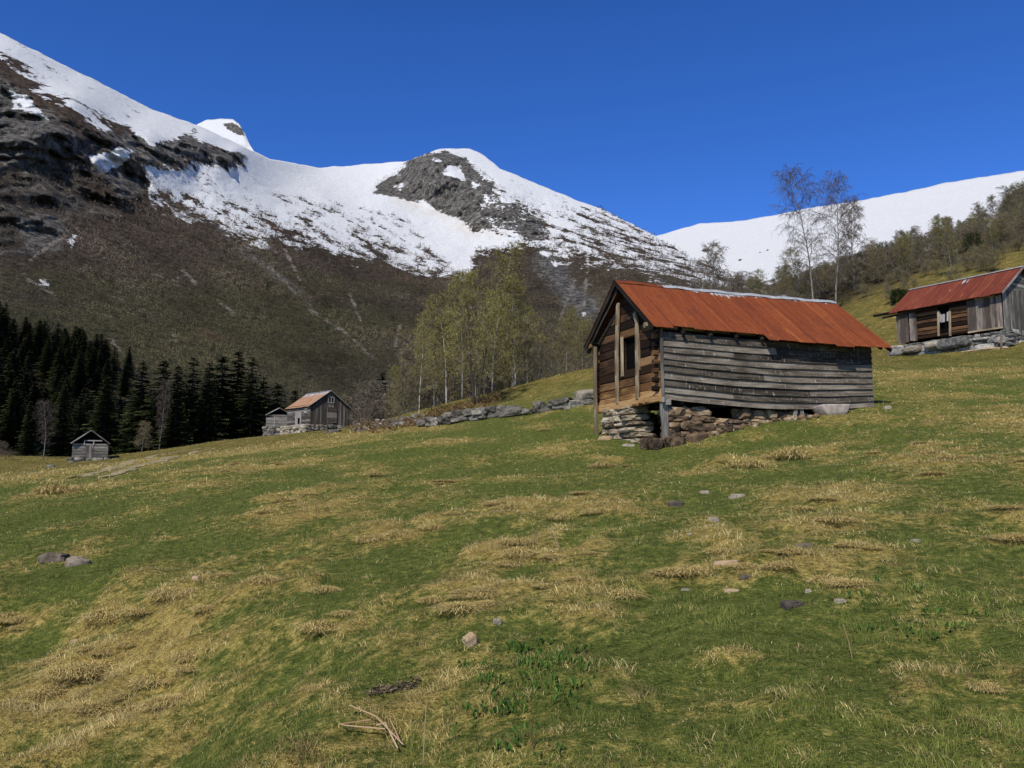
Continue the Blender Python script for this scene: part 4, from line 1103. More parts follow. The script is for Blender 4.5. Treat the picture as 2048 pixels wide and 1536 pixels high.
# bargeboards, rafters and purlin ends under the sheets
bg = MB()
for gx in (-of_ + .04, BL + orr - .04):
    bg.beam((gx, BW / 2, zr - .10), (gx, BW + oL - .03, e(oL) - .09), .03, .13, up=(0, 0, 1), seg=4, warp=.006)
    bg.beam((gx, BW / 2, zr - .10), (gx, -o1 + .03 if gx < 0 else -o2 + .03, e(o1 if gx < 0 else o2) - .09), .03, .13, seg=4, warp=.006)
bg.build('bargeboard', MT['darkwood'], barn)
b2 = MB(); b2.beam((-of_ + .14, BW / 2 + .15, zr - .36), (-of_ + .14, BW + oL + .02, e(oL) - .20), .04, .10, seg=4, warp=.01); b2.build('bargeboard', MT['brownplank'], barn)
rt = MB()
for i in range(10):
    x = -.25 + i * (BL + .5) / 9
    rt.beam((x, BW / 2, zr - .22), (x, BW + oL - .04, e(oL) - .20), .09, .10); rt.beam((x, BW / 2, zr - .22), (x, -o1 + .03, e(o1) - .20), .09, .10)
for q in (.12, .32, .52, .72, .92):
    yy = BW / 2 * (1 - q); zz = zr - k_ * BW / 2 * q - .125
    rt.beam((-of_ + .02, yy, zz), (BL + orr - .02, yy, zz), .10, .03); rt.beam((-of_ + .02, BW - yy, zz), (BL + orr - .02, BW - yy, zz), .10, .03)
rt.build('rafters', MT['darkwood'], barn)
p = BF.on(0, -.36, 1298, 638)
m = MB(); m.beam((-.46, .10, e(0) - .17), (BL + .3, .12, e(0) - .24), .15, .17, seg=4, warp=.004, ch=.3); m.build('wall_plate', MT['post'], barn)
p = BF.on(0, -.30, 1186, 687)
m = MB(); m.tube([(-.34, BW - .02, p.z - .02), (1.5, BW - .06, p.z - .03), (BL + .3, BW - .08, p.z - .03)], [.12, .11, .1], 9, .6, .08); m.build('wall_plate', MT['fresh'], barn)
m = MB(); m.beam((.04, BW / 2 + .1, zr - .55), (-.08, BW - .25, zt - .12), .05, .07, seg=3); m.build('brace', MT['brownplank'], barn)
# stone pier under the gable, ragged stone footing under the long wall
pr = MB()
t0, t1 = BF.on(0, .1, 1270, 812).y, BF.on(0, .1, 1218, 812).y
q0, q1 = BF.on(0, .1, 1289, 885).y, BF.on(0, .1, 1206, 870).y
random.seed(5); z = BF.g(.2, 2.5) - .2; kk = 900
r = random.Random(12); ztop_p = zb - .06
while z < ztop_p - .02:
    hh = r.uniform(.15, .26); t = min(1, max(0, (z + .1) / (ztop_p + .1)))
    ya, yb = q0 + (t0 - q0) * t, q1 + (t1 - q1) * t ** .7
    y = ya + r.uniform(-.05, .05)
    while y < yb - .06:
        ww = min(r.uniform(.42, 1.15), yb - y + .06); kk += 1
        pr.stone((.30 + r.uniform(-.07, .05), y + ww / 2, min(z + hh / 2, ztop_p - hh * .45)), (.85, ww * 1.05, hh * r.uniform(.92, 1.1)), r.uniform(-.1, .1), kk, .55, .19, 3, r.uniform(-.08, .08), r.random())
        y += ww
    z += hh * .95
pr.build('stone_pier', MT['pierstone'], barn)
ft = MB()
def ztop_f(x): return -.07 + float(np.interp(x, [.15, .8, 1.5, 2.0, 2.6, 3.2, 3.8, 4.4, 5.1, 5.6], [zb - .28, zb - .22, zb - .30, zb - .45, zb - .48, zb - .30, zb - .32, zb - .24, zb - .14, zb - .2]))
stone_rows(ft, .32, 5.3, .02, .62, lambda x: BF.g(x, .1) - .05, ztop_f, 31, w=(.28, .78), h=(.17, .33), box=.66, rough=.24)
# the big dark blocks at its foot and the spill of small stones
for i, (u, v, sx, sz) in enumerate([(1302, 884, .62, .36), (1345, 882, .75, .34), (1395, 876, .8, .36), (1432, 868, .5, .3), (1455, 862, .45, .26)]):
    p = BF.on(1, -.06, u, v); ft.stone(p - Vector((0, 0, .05)), (sx, .5, sz), .05 * i, 700 + i, .45, .16, 3, .03, .12 + .1 * (i % 3))
for i in range(26):
    x = random.uniform(1.6, 6.2); y = -.12 - .25 * random.random(); ss = random.uniform(.10, .26)
    ft.stone((x, y, BF.g(x, y) + ss * .15), (ss * 1.4, ss, ss * .8), random.uniform(0, 3), 740 + i, .75, .2, 2)
ft.build('stone_footing', MT['barnstone'], barn)
b3 = MB()
stone_rows(b3, .3, BL - .1, BW - .6, BW - .05, lambda x: BF.g(x, BW - .3) - .1, lambda x: zb - .16, 57, w=(.5, .9), h=(.25, .4), lvl=2)
b3.build('stone_footing', MT['barnstone'], barn); b3 = MB()
for y in (.5, 1.2, 1.9, 2.6, 3.3): b3.stone((BL - .35, y, (BF.g(BL - .3, y) + zb) / 2 - .1), (.6, .8, max(.3, zb - BF.g(BL - .3, y))), 0, int(y * 10), .5, .12, 2)
b3.build('stone_footing', MT['barnstone'], barn)
for u0_, u1_, lean_ in ((1588, 1594, .03), (1606, 1601, -.05)):
    a, b = BF.on(1, -.08, u0_, 834), BF.on(1, -.06, u1_, 806)
    m = MB(); m.beam(a - Vector((0, 0, .1)), b, .13, .05, up=(0, 1, 0)); m.build('prop', MT['greywood'], barn)
p = BF.on(1, -.06, 1433, 799); m = MB(); m.beam(p - Vector((.09, 0, 0)), p + Vector((.09, 0, 0)), .02, .06); m.build('board_scrap', MT['paint'], barn)

# ---- pale tub wedged under the barn
c = BF.on(1, -.2, 1660, 826)
tb = MB(); rings = []
for (zz, sx, sy) in ((.17, .60, .33), (.19, .585, .315), (.16, .56, .29), (-.10, .42, .22)): rings.append((zz, sx, sy))
vs = []; nS = 24
full = [(-.20, .38, .24), (-.05, .48, .28), (.15, .60, .33), (.175, .605, .335), (.17, .575, .30), (.0, .47, .25), (-.11, .40, .2)]
for zz, sx, sy in full:
    for j in range(nS):
        q = 2 * PI * j / nS; cx, sx_ = math.cos(q), math.sin(q)
        vs.append((np.sign(cx) * abs(cx) ** .28 * sx, np.sign(sx_) * abs(sx_) ** .28 * sy, zz))
fs = [(i*nS+j, i*nS+(j+1) % nS, (i+1)*nS+(j+1) % nS, (i+1)*nS+j) for i in range(len(full) - 1) for j in range(nS)]
fs += [tuple(range(nS - 1, -1, -1)), tuple((len(full) - 1) * nS + j for j in range(nS))]
tb.add(vs, fs, .5)
tub = tb.build('water_tub', MT['enamel'], None, True)
tub.location = BF.w(c.x, c.y - .08, c.z + .04); tub.rotation_euler = (R(-8), R(-2), .366)
tag(tub, 'pale flared tub wedged under the lower siding of the big barn', 'tub')

# ---- the barn up the slope at the right
HF = Frame((28.694, 61., 10.199), -.994); HL, HW, hh_, hr_, hoL, hoR, hoe = 7.631, 5.005, 2.675, 4.454, .233, .345, .558
hk = (hr_ - hh_) / (HW / 2)
h2 = empty('hillside_barn', HF.o, -.994, label='long wooden barn with a streaked red roof on a stone base, upslope at right', cat='barn')
random.seed(77)
hl = MB(); nr = 9
xa_, xb_ = HF.on(1, 0, 1835, 660).x, HF.on(1, 0, 1936, 640).x      # log part between the plank parts
da, db = HF.on(1, 0, 1876, 650).x, HF.on(1, 0, 1899, 650).x        # doorway
for i in range(nr):
    z = .05 + (hh_ - .18) / nr * (i + .5); h_ = (hh_ - .18) / nr
    for a, b in ((.05, da), (db, HL - .05)): hl.beam((a, .12, z), (b, .12, z), .18, h_ * .95, seg=4, warp=.01, ch=.28)
    hl.beam((.05, HW - .1, z), (HL - .05, HW - .1, z), .18, h_ * .95, ch=.28); hl.beam((.1, .2, z), (.1, HW - .2, z), .18, h_ * .95, ch=.28)
hl.build('log_wall', MT['logs'], h2)
m = MB(); m.beam((xa_, -.03, .16), (xb_, -.03, .16), .12, .16, seg=3); m.build('sill_beam', MT['midlogs'], h2)
def planks(mb, a, b, z0, z1, y=-.05, w=.17, gap=0, rag=.0):
    x = a
    while x < b - .03:
        ww = min(w * random.uniform(.8, 1.2), b - x)
        if not (gap and random.random() < gap):
            mb.beam((x + ww / 2, y + random.uniform(-.012, .012), z0 + random.uniform(-rag, rag)), (x + ww / 2 + random.uniform(-.015, .015), y, z1 + random.uniform(-rag, rag)), ww * .95, .03, up=(0, 1, 0))
        x += ww
pl = MB(); planks(pl, .02, xa_ - .6, -.05, hh_ - .55, rag=.03, w=.3); planks(pl, xa_ - .55, xa_, -.0, hh_ - .6, rag=.05, w=.2); pl.build('plank_wall', MT['brownplank'], h2)
pl = MB(); planks(pl, xb_, HL, -.0, hh_ - .42, y=-.06, rag=.03, w=.19); pl.build('plank_wall', MT['brownplank'], h2)
m = MB(); m.beam((xb_ + .6, -.12, hh_ - .42), (HL - .4, -.12, hh_ - .42), .05, .08); m.build('rail', MT['post'], h2); m = MB(); m.beam((xb_, -.11, .02), (HL, -.11, .02), .05, .12); m.build('rail', MT['post'], h2)
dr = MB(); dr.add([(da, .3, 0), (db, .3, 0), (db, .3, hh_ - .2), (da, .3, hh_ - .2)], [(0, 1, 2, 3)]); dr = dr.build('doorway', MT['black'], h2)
for u in (1877, 1900):
    a, b = HF.on(1, -.12, u - .5, 622), HF.on(1, -.12, u + .5, 672)
    m = MB(); m.beam(a, b, .15, .06, up=(0, 1, 0)); m.build('post', MT['post'], h2)
m = MB()
for u, v0_, v1_, w_ in ((1880, 626, 644, .12), (1884, 629, 645, .15), (1888, 628, 644, .13), (1895.5, 624, 642, .14)): m.beam(HF.on(1, -.02, u, v0_), HF.on(1, -.02, u, v1_), w_, .03, up=(0, 1, 0))
m.build('slats', MT['paint'], dr)
gp_ = MB()
y = 0.
random.seed(14)
while y < HW:
    ww = min(random.uniform(.15, .24), HW - y)
    gp_.beam((HL + .04 + random.uniform(-.01, .01), y + ww / 2, -.02), (HL + .04, y + ww / 2, hh_ - .12 + (HW / 2 - abs(y + ww / 2 - HW / 2)) * .12), ww * .95, .03, up=(1, 0, 0)); y += ww
gp_.build('plank_wall', MT['greywood'], h2)
g2, g4 = MB(), MB()
for i in range(9):
    z = hh_ - .05 + i * .19; ins = max(0, (z - hh_ + .1) / hk)
    if HW - 2 * ins > .2: g2.beam((HL + .02, ins, z), (HL + .02, HW - ins, z), .03, .2); g4.beam((.02, ins, z), (.02, HW - ins, z), .03, .2)
g2.build('gable_boards', MT['greywood'], h2); g4.build('gable_boards', MT['greywood'], h2)
def zc_far(X, S):
    g = np.zeros(X.shape)
    for (cx, cs, wx, ws, a) in ((4.05, .55, .13, .30, .9), (4.35, .5, .05, .3, .75), (3.15, 1.9, .1, .2, .85), (3.5, 1.75, .06, .25, .7), (6.9, .8, .3, 1.2, .2)):
        g = np.maximum(g, a * np.exp(-((X - cx) / wx) ** 4 - ((S - cs) / ws) ** 4))
    return np.maximum(g, .35 * np.exp(-(S / .12) ** 2))
rf2 = roof_slope('roof_sheets', MT['rust_far'], h2, -hoL, HL + hoR, (HW / 2, hr_), (-hoe, hh_ - hk * hoe), zc_far, wave=.12, amp=.014, nq=8)
roof_slope('roof_sheets', MT['rust_far'], h2, -hoL, HL + hoR, (HW / 2, hr_), (HW + hoe, hh_ - hk * hoe), None, wave=.12, amp=.014, nq=4)
m = MB(); m.beam((-hoL, HW / 2, hr_ + .01), (HL + hoR, HW / 2, hr_ + .01), .24, .07, seg=8, warp=.012); m.build('ridge_cap', MT['zinc'], rf2)
m = MB(); m.beam((HL + hoR - .02, HW / 2, hr_ - .04), (HL + hoR - .02, -hoe, hh_ - hk * hoe - .04), .03, .14); m.beam((HL + hoR - .02, HW / 2, hr_ - .04), (HL + hoR - .02, HW + hoe, hh_ - hk * hoe - .04), .03, .14); m.build('bargeboard', MT['greywood'], h2)
m = MB(); m.beam((-hoL + .02, HW / 2, hr_ - .07), (-hoL + .02, -hoe, hh_ - hk * hoe - .07), .03, .1); m.build('bargeboard', MT['darkwood'], h2); m = MB(); m.beam((-.9, -.3, hh_ - .62), (HL, -.02, hh_ - .22), .14, .14, seg=3); m.build('eave_pole', MT['darkwood'], h2)
f2 = MB()
def hz(x): return HF.g(x, -.4) - .1
stone_rows(f2, -.5, HL + .1, -.35, .5, hz, lambda x: -.0, 61, w=(.45, 1.3), h=(.22, .45), box=.55, rough=.16)
f2.build('stone_base', MT['bluestone'], h2)
f3 = MB()
for y in np.arange(.2, HW + 1.5, .75): 
    for z in (-.2, -.55, -.9, -1.3): f3.stone((HL - .05, y + random.uniform(-.2, .2), z), (.6, .85, .42), random.uniform(-.1, .1), int(y * 50 - z * 9), .55, .16, 3)
f3.build('stone_base', MT['bluestone'], h2)
for i, (u, v, sx, sz) in enumerate([(1818, 697, 1.5, .55), (1865, 688, 1.0, .5), (1800, 705, .9, .4)]): pass
# pale slab stones and a dark boulder set in the base
for i, (u, v, sx, sz, mtn, lb) in enumerate([(1823, 699, 1.25, .52, 'palestone', 'pale slab of stone at the left end of the hillside barn base'), (1864, 690, 1.0, .45, 'palestone', 'pale block in the stone base under the hillside barn doorway'),
                                             (1908, 686, 2.2, .75, 'bluestone', 'big smooth grey boulder in the stone base of the hillside barn'), (1792, 706, 1.1, .55, 'bluestone', 'grey corner boulder below the left end of the hillside barn')]):
    p = HF.on(1, -.55, u, v); m = MB(); m.stone((0, 0, 0), (sx, .7, sz), 0, 80 + i, .55, .12, 3, .05)
    o = m.build('boulder', MT[mtn]); o.location = HF.w(p.x, p.y, p.z); o.rotation_euler = (0, 0, -.994); tag(o, lb, 'boulder')
a, b = hit(2002, 700), at(2003, 672, hit(2002, 700).y)
m = MB(); m.beam(a - Vector((0, 0, .2)), b, .1, .1); tag(m.build('fence_stake', MT['post']), 'short weathered stake standing before the hillside barn base', 'stake')
p = hit(1965, 701); m = MB(); m.stone((0, 0, 0), (3.0, .7, .22), 0, 5, .7, .15, 3); o = m.build('earth_bank', MT['tanstone']); o.location = p; o.rotation_euler = (0, 0, -.9)
tag(o, 'reddish bare earth strip at the foot of the hillside barn base', 'earth')
m = MB(); a = at(1748, 632, 66); b = at(1792, 624, 63); m.tube([a, a.lerp(b, .5), b], [.10, .12, .13], 7, .3, .1)
tag(m.build('log_stack', MT['darkwood']), 'dark log end sticking out left of the hillside barn eave', 'log')

MT['greywood2'] = wood('brown_grey_board', (.05, .043, .036), (.13, .115, .098), (.24, .215, .185), None, .5)
# ---- the red roofed house across the meadow
SF = Frame((-22.388, 92., 6.339), .761); SL, SW, sh_, sr_, sog, soe = 5.162, 4.858, 2.201, 3.881, .215, .328
sk_ = (sr_ - sh_) / (SW / 2)
s2 = empty('small_farmhouse', SF.o, .761, label='small grey board house with a faded red roof across the meadow by the spruces', cat='house')
random.seed(23)
wl, wl2 = MB(), MB(); x = 0.
while x < SW:
    ww = min(random.uniform(.18, .28), SW - x); xm = x + ww / 2
    wl.beam((xm, 0 + random.uniform(-.01, .01), -.05), (xm, 0, sr_ - sk_ * abs(xm - SW / 2) - .1), ww * .94, .05, up=(0, 1, 0)); wl2.beam((xm, SL, -.05), (xm, SL, sr_ - sk_ * abs(xm - SW / 2) - .1), ww * .94, .05, up=(0, 1, 0)); x += ww
wl.build('plank_wall', MT['greywood2'], s2); wl2.build('plank_wall', MT['brownplank'], s2)
wl = MB()
for i in range(8):
    z = .1 + sh_ / 8 * (i + .5) - .1
    wl.beam((0, .03, z), (0, SL - .03, z), .14, sh_ / 8 * .95, ch=.25); wl.beam((SW, .03, z), (SW, SL - .03, z), .14, sh_ / 8 * .95, ch=.25)
wl.build('log_wall', MT['greywood2'], s2)
def face_rect(fr, axis, val, u0, v0, u1, v1):
    a, b = fr.on(axis, val, u0, v0), fr.on(axis, val, u1, v1); return a, b
a, b = face_rect(SF, 1, -.05, 657, 794, 668, 806)
m = MB(); w_ = .09
m.beam((a.x, -.06, a.z), (b.x, -.06, a.z), .05, w_); m.beam((a.x, -.06, b.z), (b.x, -.06, b.z), .05, w_)
for xx in (a.x, b.x, (a.x + b.x) / 2): m.beam((xx, -.063, b.z), (xx, -.063, a.z), w_ * (1 if xx != (a.x + b.x) / 2 else .5), .05, up=(0, 1, 0))
wn = m.build('window', MT['paint'], s2)
m = MB(); m.add([(a.x, -.034, b.z), (b.x, -.034, b.z), (b.x, -.034, a.z), (a.x, -.034, a.z)], [(0, 1, 2, 3)]); m.build('pane', MT['glass'], wn)
a, b = face_rect(SF, 1, -.05, 655, 814, 673, 846)
m = MB()
for i in range(9): m.beam((a.x, -.06, b.z + (a.z - b.z) * (i + .5) / 9), (b.x, -.06, b.z + (a.z - b.z) * (i + .5) / 9), .04, (a.z - b.z) / 9.6)
m.build('door', MT['brownplank'], s2)
a, b = face_rect(SF, 0, -.1, 591, 824, 602, 847)
m = MB(); m.beam((-.11, (a.y + b.y) / 2, b.z - .1), (-.11, (a.y + b.y) / 2, a.z), abs(a.y - b.y), .05, up=(1, 0, 0)); m.build('door', MT['paint'], s2)
a, b = face_rect(SF, 0, -.1, 596, 836, 600, 848)
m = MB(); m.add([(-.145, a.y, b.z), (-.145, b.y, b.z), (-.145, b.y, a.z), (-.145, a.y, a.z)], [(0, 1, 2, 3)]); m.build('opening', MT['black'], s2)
p = SF.on(0, -.12, 611, 824); m = MB(); m.beam((-.12, p.y - .3, p.z), (-.12, p.y + .3, p.z), .04, .16); m.build('board_scrap', MT['paint'], s2)
def sroof(name, mt, side, par, zinc):
    # same sheet builder, laid with its ridge along local y
    o = roof_slope(name, mt, par, -sog, SL + sog, (SW / 2, sr_), (-soe if side < 0 else SW + soe, sh_ - sk_ * soe), zinc, wave=.2, amp=.016, nq=6)
    n = len(o.data.vertices); co = np.empty(n * 3, np.float32); o.data.vertices.foreach_get('co', co); co = co.reshape(-1, 3)
    o.data.vertices.foreach_set('co', co[:, [1, 0, 2]].ravel()); o.data.update(); return o
rf3 = sroof('roof_sheets', MT['rust_pale'], -1, s2, lambda X, S: .40 * np.exp(-(S / .9) ** 2) + .24)
sroof('roof_sheets', MT['rust_pale'], 1, s2, None)
m = MB()
for yy in (-sog + .02, SL + sog - .02):
    for sgn, xe in ((-1, -soe), (1, SW + soe)): m.beam((SW / 2, yy, sr_ - .06), (xe, yy, sh_ - sk_ * soe - .06), .04, .14)
m.build('bargeboard', MT['darkwood'], s2)
m = MB()
for sgn, xe in ((-1, -soe), (1, SW + soe)): m.beam((SW / 2, -sog - .01, sr_ + .025), (xe, -sog - .01, sh_ - sk_ * soe + .025), .05, .05)
m.beam((SW / 2, -sog, sr_ + .03), (SW / 2, SL + sog, sr_ + .03), .16, .05); m.build('ridge_cap', MT['zinc'], rf3)
m = MB()
for xx in np.arange(-.3, SW + 1.2, .55):
    for zz in (-.2, -.5, -.8): m.stone((xx + random.uniform(-.15, .15), -.1 + random.uniform(-.15, .1), zz), (.62, .6, .34), random.uniform(-.2, .2), int(xx * 30 - zz * 10), .6, .2, 2)
m.build('stone_base', MT['wallstone'], s2)
m = MB()
for yy in np.arange(-.2, SL + .4, .5):
    for zz in (-.15, -.42, -.7, -.95): m.stone((-.25 + random.uniform(-.35, .05) - (.3 if zz < -.4 else 0), yy + random.uniform(-.15, .15), zz), (.55, .58, .32), random.uniform(-.2, .2), int(yy * 30 - zz * 10) + 300, .6, .22, 2)
m.build('stone_base', MT['palestone'], s2)

# ---- grey lean shed beside it and the little hut by the track
def gable_hut(name, fr, W, L, h, hr, oe, og, mtw, label, cat, roofm, base_h, front):
    root = empty(name, fr.o, fr.rz, label=label, cat=cat); k = (hr - h) / (W / 2)
    m = MB(); n = 11
    for i in range(n):
        z = h / n * (i + .5)
        for (a, b) in front(z): m.beam((a, 0, z), (b, 0, z), .05, h / n * .97, seg=2, warp=.006)
        m.beam((0, L, z), (W, L, z), .05, h / n * .97); m.beam((0, .03, z), (0, L - .03, z), .05, h / n * .97); m.beam((W, .03, z), (W, L - .03, z), .05, h / n * .97)
    m.build('plank_wall', MT[mtw], root)
    m = MB(); m.add([(.05, .3, h - .6), (W - .05, .3, h - .6), (W - .05, .3, h), (W / 2, .3, hr - .12), (.05, .3, h)], [(0, 1, 2, 3, 4)]); m.build('gable_shade_panel', MT['black'], root)  # black panel added inside the gable, standing in for the shade there
    m = MB()
    for sx in (0, W):
        xe = -oe if sx == 0 else W + oe
        m.beam((W / 2, -og, hr), (W / 2, L + og, hr), .06, .05)
        nn = 5
        for q in range(nn):
            a = (W / 2 + (xe - W / 2) * q / nn, hr + (h - k * oe - hr) * q / nn); b = (W / 2 + (xe - W / 2) * (q + 1.06) / nn, hr + (h - k * oe - hr) * (q + 1.06) / nn)
            dx, dz = b[0] - a[0], b[1] - a[1]
            m.add([(a[0], -og, a[1] + .02), (b[0], -og, b[1]), (b[0], L + og, b[1]), (a[0], L + og, a[1] + .02), (a[0], -og, a[1] - .02), (b[0], -og, b[1] - .04), (b[0], L + og, b[1] - .04), (a[0], L + og, a[1] - .02)],
                  [(0, 1, 2, 3), (7, 6, 5, 4), (0, 4, 5, 1), (2, 6, 7, 3), (1, 5, 6, 2), (3, 7, 4, 0)])
    m.build('roof', MT[roofm], root)
    m = MB()
    for xe in (-oe, W + oe): m.beam((W / 2, -og - .03, hr - .02), (xe, -og - .03, h - k * oe - .02), .03, .11)
    m.build('bargeboard', MT['greywood'], root)
    m = MB()
    for xx in np.arange(-.1, W + .2, .5):
        for zz in np.arange(-.15, -base_h, -.26): m.stone((xx + random.uniform(-.12, .12), .1, zz), (.58, .6, .31), 0, int(xx * 40 - zz * 20) + 70, .55, .16, 2)
    for yy in np.arange(.5, L + .2, .55):
        for zz in np.arange(-.15, -base_h, -.26):
            for xx in (0, W): m.stone((xx, yy, zz), (.5, .6, .31), 0, int(yy * 40 - zz * 20) + 170, .55, .16, 2)
    m.build('stone_base', MT['wallstone'], root)
    return root, k
p0, p1 = at(144, 915, 80), at(208, 915, 80)
HU = Frame((p0.x, 80., p0.z), R(25)); uW = p1.x - p0.x
zu = lambda v: at(176, v, 80).z - p0.z
hut, ku = gable_hut('log_hut', HU, uW, 3.2, zu(884), zu(859.5), .16, .35, 'greywood', 'little grey hut with an open gable and white lintel beside the spruces', 'hut', 'darkwood', p0.z - gz(p0.x + 1, 79.5) + .35,
                    lambda z: ((0, uW),) if z < zu(888) else ())
m = MB()
a, b = HU.on(1, -.05, 168, 881), HU.on(1, -.05, 205, 881)
m.beam((a.x, -.06, a.z), (b.x, -.06, a.z), .05, .10); 
for u in (169, 187.5): 
    q = HU.on(1, -.05, u, 885); m.beam((q.x, -.065, zu(890)), (q.x, -.065, a.z), .10, .05, up=(0, 1, 0))
m.build('lintel', MT['paint'], hut)
a, b = HU.on(1, -.05, 172, 890), HU.on(1, -.05, 185, 915)
m = MB()
for i in range(4): xx = a.x + (b.x - a.x) * (i + .5) / 4; m.beam((xx, -.05, .02), (xx, -.05, a.z - .02), (b.x - a.x) / 4.2, .04, up=(0, 1, 0))
m.build('door', MT['greywood'], hut)
p0, p1 = at(532, 853, 97), at(582, 853, 97)
LU = Frame((p0.x, 97., p0.z), R(16)); lW = p1.x - p0.x
zl = lambda v: at(550, v, 97).z - p0.z
shed, kl = gable_hut('plank_shed', LU, lW, 3., zl(829), zl(815), .12, .2, 'greywood', 'small pale grey shed with a black roof tucked left of the red roofed house', 'shed', 'darkwood', p0.z - gz(p0.x + 1, 96.5) + .4, lambda z: ((0, lW),))
a, b = LU.on(1, -.05, 549, 832), LU.on(1, -.05, 551, 852)
m = MB(); m.beam((a.x, -.045, 0), (a.x, -.045, a.z), .1, .04, up=(0, 1, 0)); m.build('door_post', MT['paint'], shed)
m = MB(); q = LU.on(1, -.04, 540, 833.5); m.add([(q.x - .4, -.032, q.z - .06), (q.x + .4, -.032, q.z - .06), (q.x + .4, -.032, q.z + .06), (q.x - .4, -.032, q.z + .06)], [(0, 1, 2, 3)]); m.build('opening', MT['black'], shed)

# ---- the dry stone wall behind the meadow
def wall_along(name, pix, mt, seed, hgt, w, h, label, cat, box=.55):
    P = [hit(u, v) if d is None else gp(u, d, v) for u, v, d in pix]
    m = MB(); r = random.Random(seed); k = seed * 50
    for row in range(hgt):
        for (a, b) in zip(P[:-1], P[1:]):
            L = (b - a).length; s = 0
            ang = math.atan2(b.y - a.y, b.x - a.x)
            while s < L:
                ww = r.uniform(*w) * (1 - .12 * row); hh = r.uniform(*h); t = min(1, (s + ww / 2) / L); c = a.lerp(b, t)
                if row == 0 or r.random() < .93 - .12 * row:
                    k += 1
                    m.stone((c.x + r.uniform(-.1, .1), c.y + r.uniform(-.12, .12), gz(c.x, c.y) + hh * (.35 + .82 * row)), (ww * 1.06, .8, hh * 1.08), ang + r.uniform(-.1, .1), k, box, .2, 3, r.uniform(-.1, .1), r.random())
                s += ww
    o = m.build(name, MT[mt]); tag(o, label, cat); return o
wall_along('stone_wall', [(892, 842, 43), (960, 832, 41.5), (1030, 826, 40.5), (1110, 820, 39.5), (1165, 813, 38.5), (1240, 806, 37.5)], 'wallstone', 3, 2, (.4, 1.3), (.26, .42), 'grey dry stone wall running left from behind the big barn', 'wall')
wall_along('stone_wall', [(842, 852, 45), (870, 846, 44), (905, 842, 43)], 'wallstone', 6, 2, (.35, .9), (.22, .36), 'low broken left end of the stone wall, half sunk in grass', 'wall')
# ------------------------------------------------------------------ stones lying in the grass
def rock(u, v, w, h, mt, label, cat='stone', d=.7, rz=0., sink=.48, box=.62, tilt=0., name='field_stone', seed=None):
    p = hit(u, v); s = p.y / F
    W_, H_ = w * s, h * s
    m = MB(); m.stone((0, 0, 0), (W_, W_ * d, H_ * 1.3), 0, seed if seed is not None else int(u + v), box, .17, 3, tilt)
    o = m.build(name, MT[mt]); o.location = (p.x, p.y + W_ * d * .2, p.z + H_ * (.5 - sink)); o.rotation_euler = (0, 0, rz)
    return tag(o, label, cat)
rock(152, 1130, 46, 21, 'greystone', 'grey wedge shaped boulder beside the brown mound at the left of the meadow', 'boulder', rz=.4, tilt=-.22)
rock(104, 1122, 50, 20, 'greystone', 'rounded brownish boulder sunk in grass left of the grey wedge boulder', 'boulder', sink=.35)
rock(995, 1250, 17, 11, 'palestone', 'small white stone in green grass above the leaning pale stone', sink=.1)
rock(941, 1296, 30, 22, 'tanstone', 'leaning pale stone with leaves growing around its foot', rz=.6, tilt=.4, sink=.05)
rock(1409, 987, 20, 8, 'palestone', 'flat white stone below the big barn, above the round dark stone')
rock(1352, 1013, 32, 17, 'darkstone', 'round dark stone in straw grass below the big barn')
rock(1476, 997, 34, 12, 'greystone', 'flat grey stone right of the flat white one below the barn')
rock(1427, 1043, 24, 9, 'palestone', 'cream coloured stone in dry grass right of the round dark stone')
rock(1834, 1087, 20, 9, 'palestone', 'white stone lying alone in the right half of the meadow')
rock(1682, 1168, 18, 10, 'palestone', 'pale stone right of the tan stone, above the lone oblong stone')
rock(1683, 1209, 24, 9, 'palestone', 'oblong pale stone in green grass at the right')
rock(1587, 1214, 46, 17, 'darkstone', 'dark flat rock with pale chips in the green grass', rz=.3)
rock(1456, 1132, 52, 10, 'tanstone', 'long tan stone like a weathered plank in dry grass', d=.4, rz=-.3, tilt=.06)
rock(1491, 1157, 24, 9, 'greystone', 'small grey stone just below the long tan stone')
rock(1609, 1094, 34, 11, 'greystone', 'broad grey stone in orange dry grass right of centre')
rock(1465, 1186, 30, 7, 'tanstone', 'flat tan chip of stone below the small grey stone')
rock(1618, 1188, 12, 8, 'palestone', 'tiny pale stone between the dark flat rock and the oblong stone')
rock(1371, 1183, 18, 6, 'palestone', 'whitish sliver of stone in straw at the middle of the meadow')
rock(391, 1160, 14, 9, 'tanstone', 'small tan stone at the upper edge of the brown grass')
rock(148, 1286, 14, 7, 'tanstone', 'small pinkish stone in the brown grass at the left')
rock(1380, 1073, 10, 5, 'palestone', 'tiny white pebble above the straw in the middle meadow')
rock(1257, 893, 26, 7, 'palestone', 'pale flat stone at the foot of the stone pier')
rock(1776, 818, 16, 9, 'palestone', 'small pale stone by the far corner of the big barn')
rock(1212, 880, 30, 12, 'tanstone', 'brownish stone half buried left of the stone pier')
rock(1175, 806, 52, 26, 'palestone', 'big pale boulder at the right end of the grey stone wall', 'boulder', sink=.1, d=.8)
rock(1930, 524, 40, 15, 'bluestone', 'grey rock in the pasture high above the hillside barn', 'boulder')
rock(668, 864, 30, 8, 'wallstone', 'flat stone in front of the red roofed house')
rock(100, 935, 16, 9, 'wallstone', 'grey stone in grass left of the little hut')
rr_ = random.Random(31)
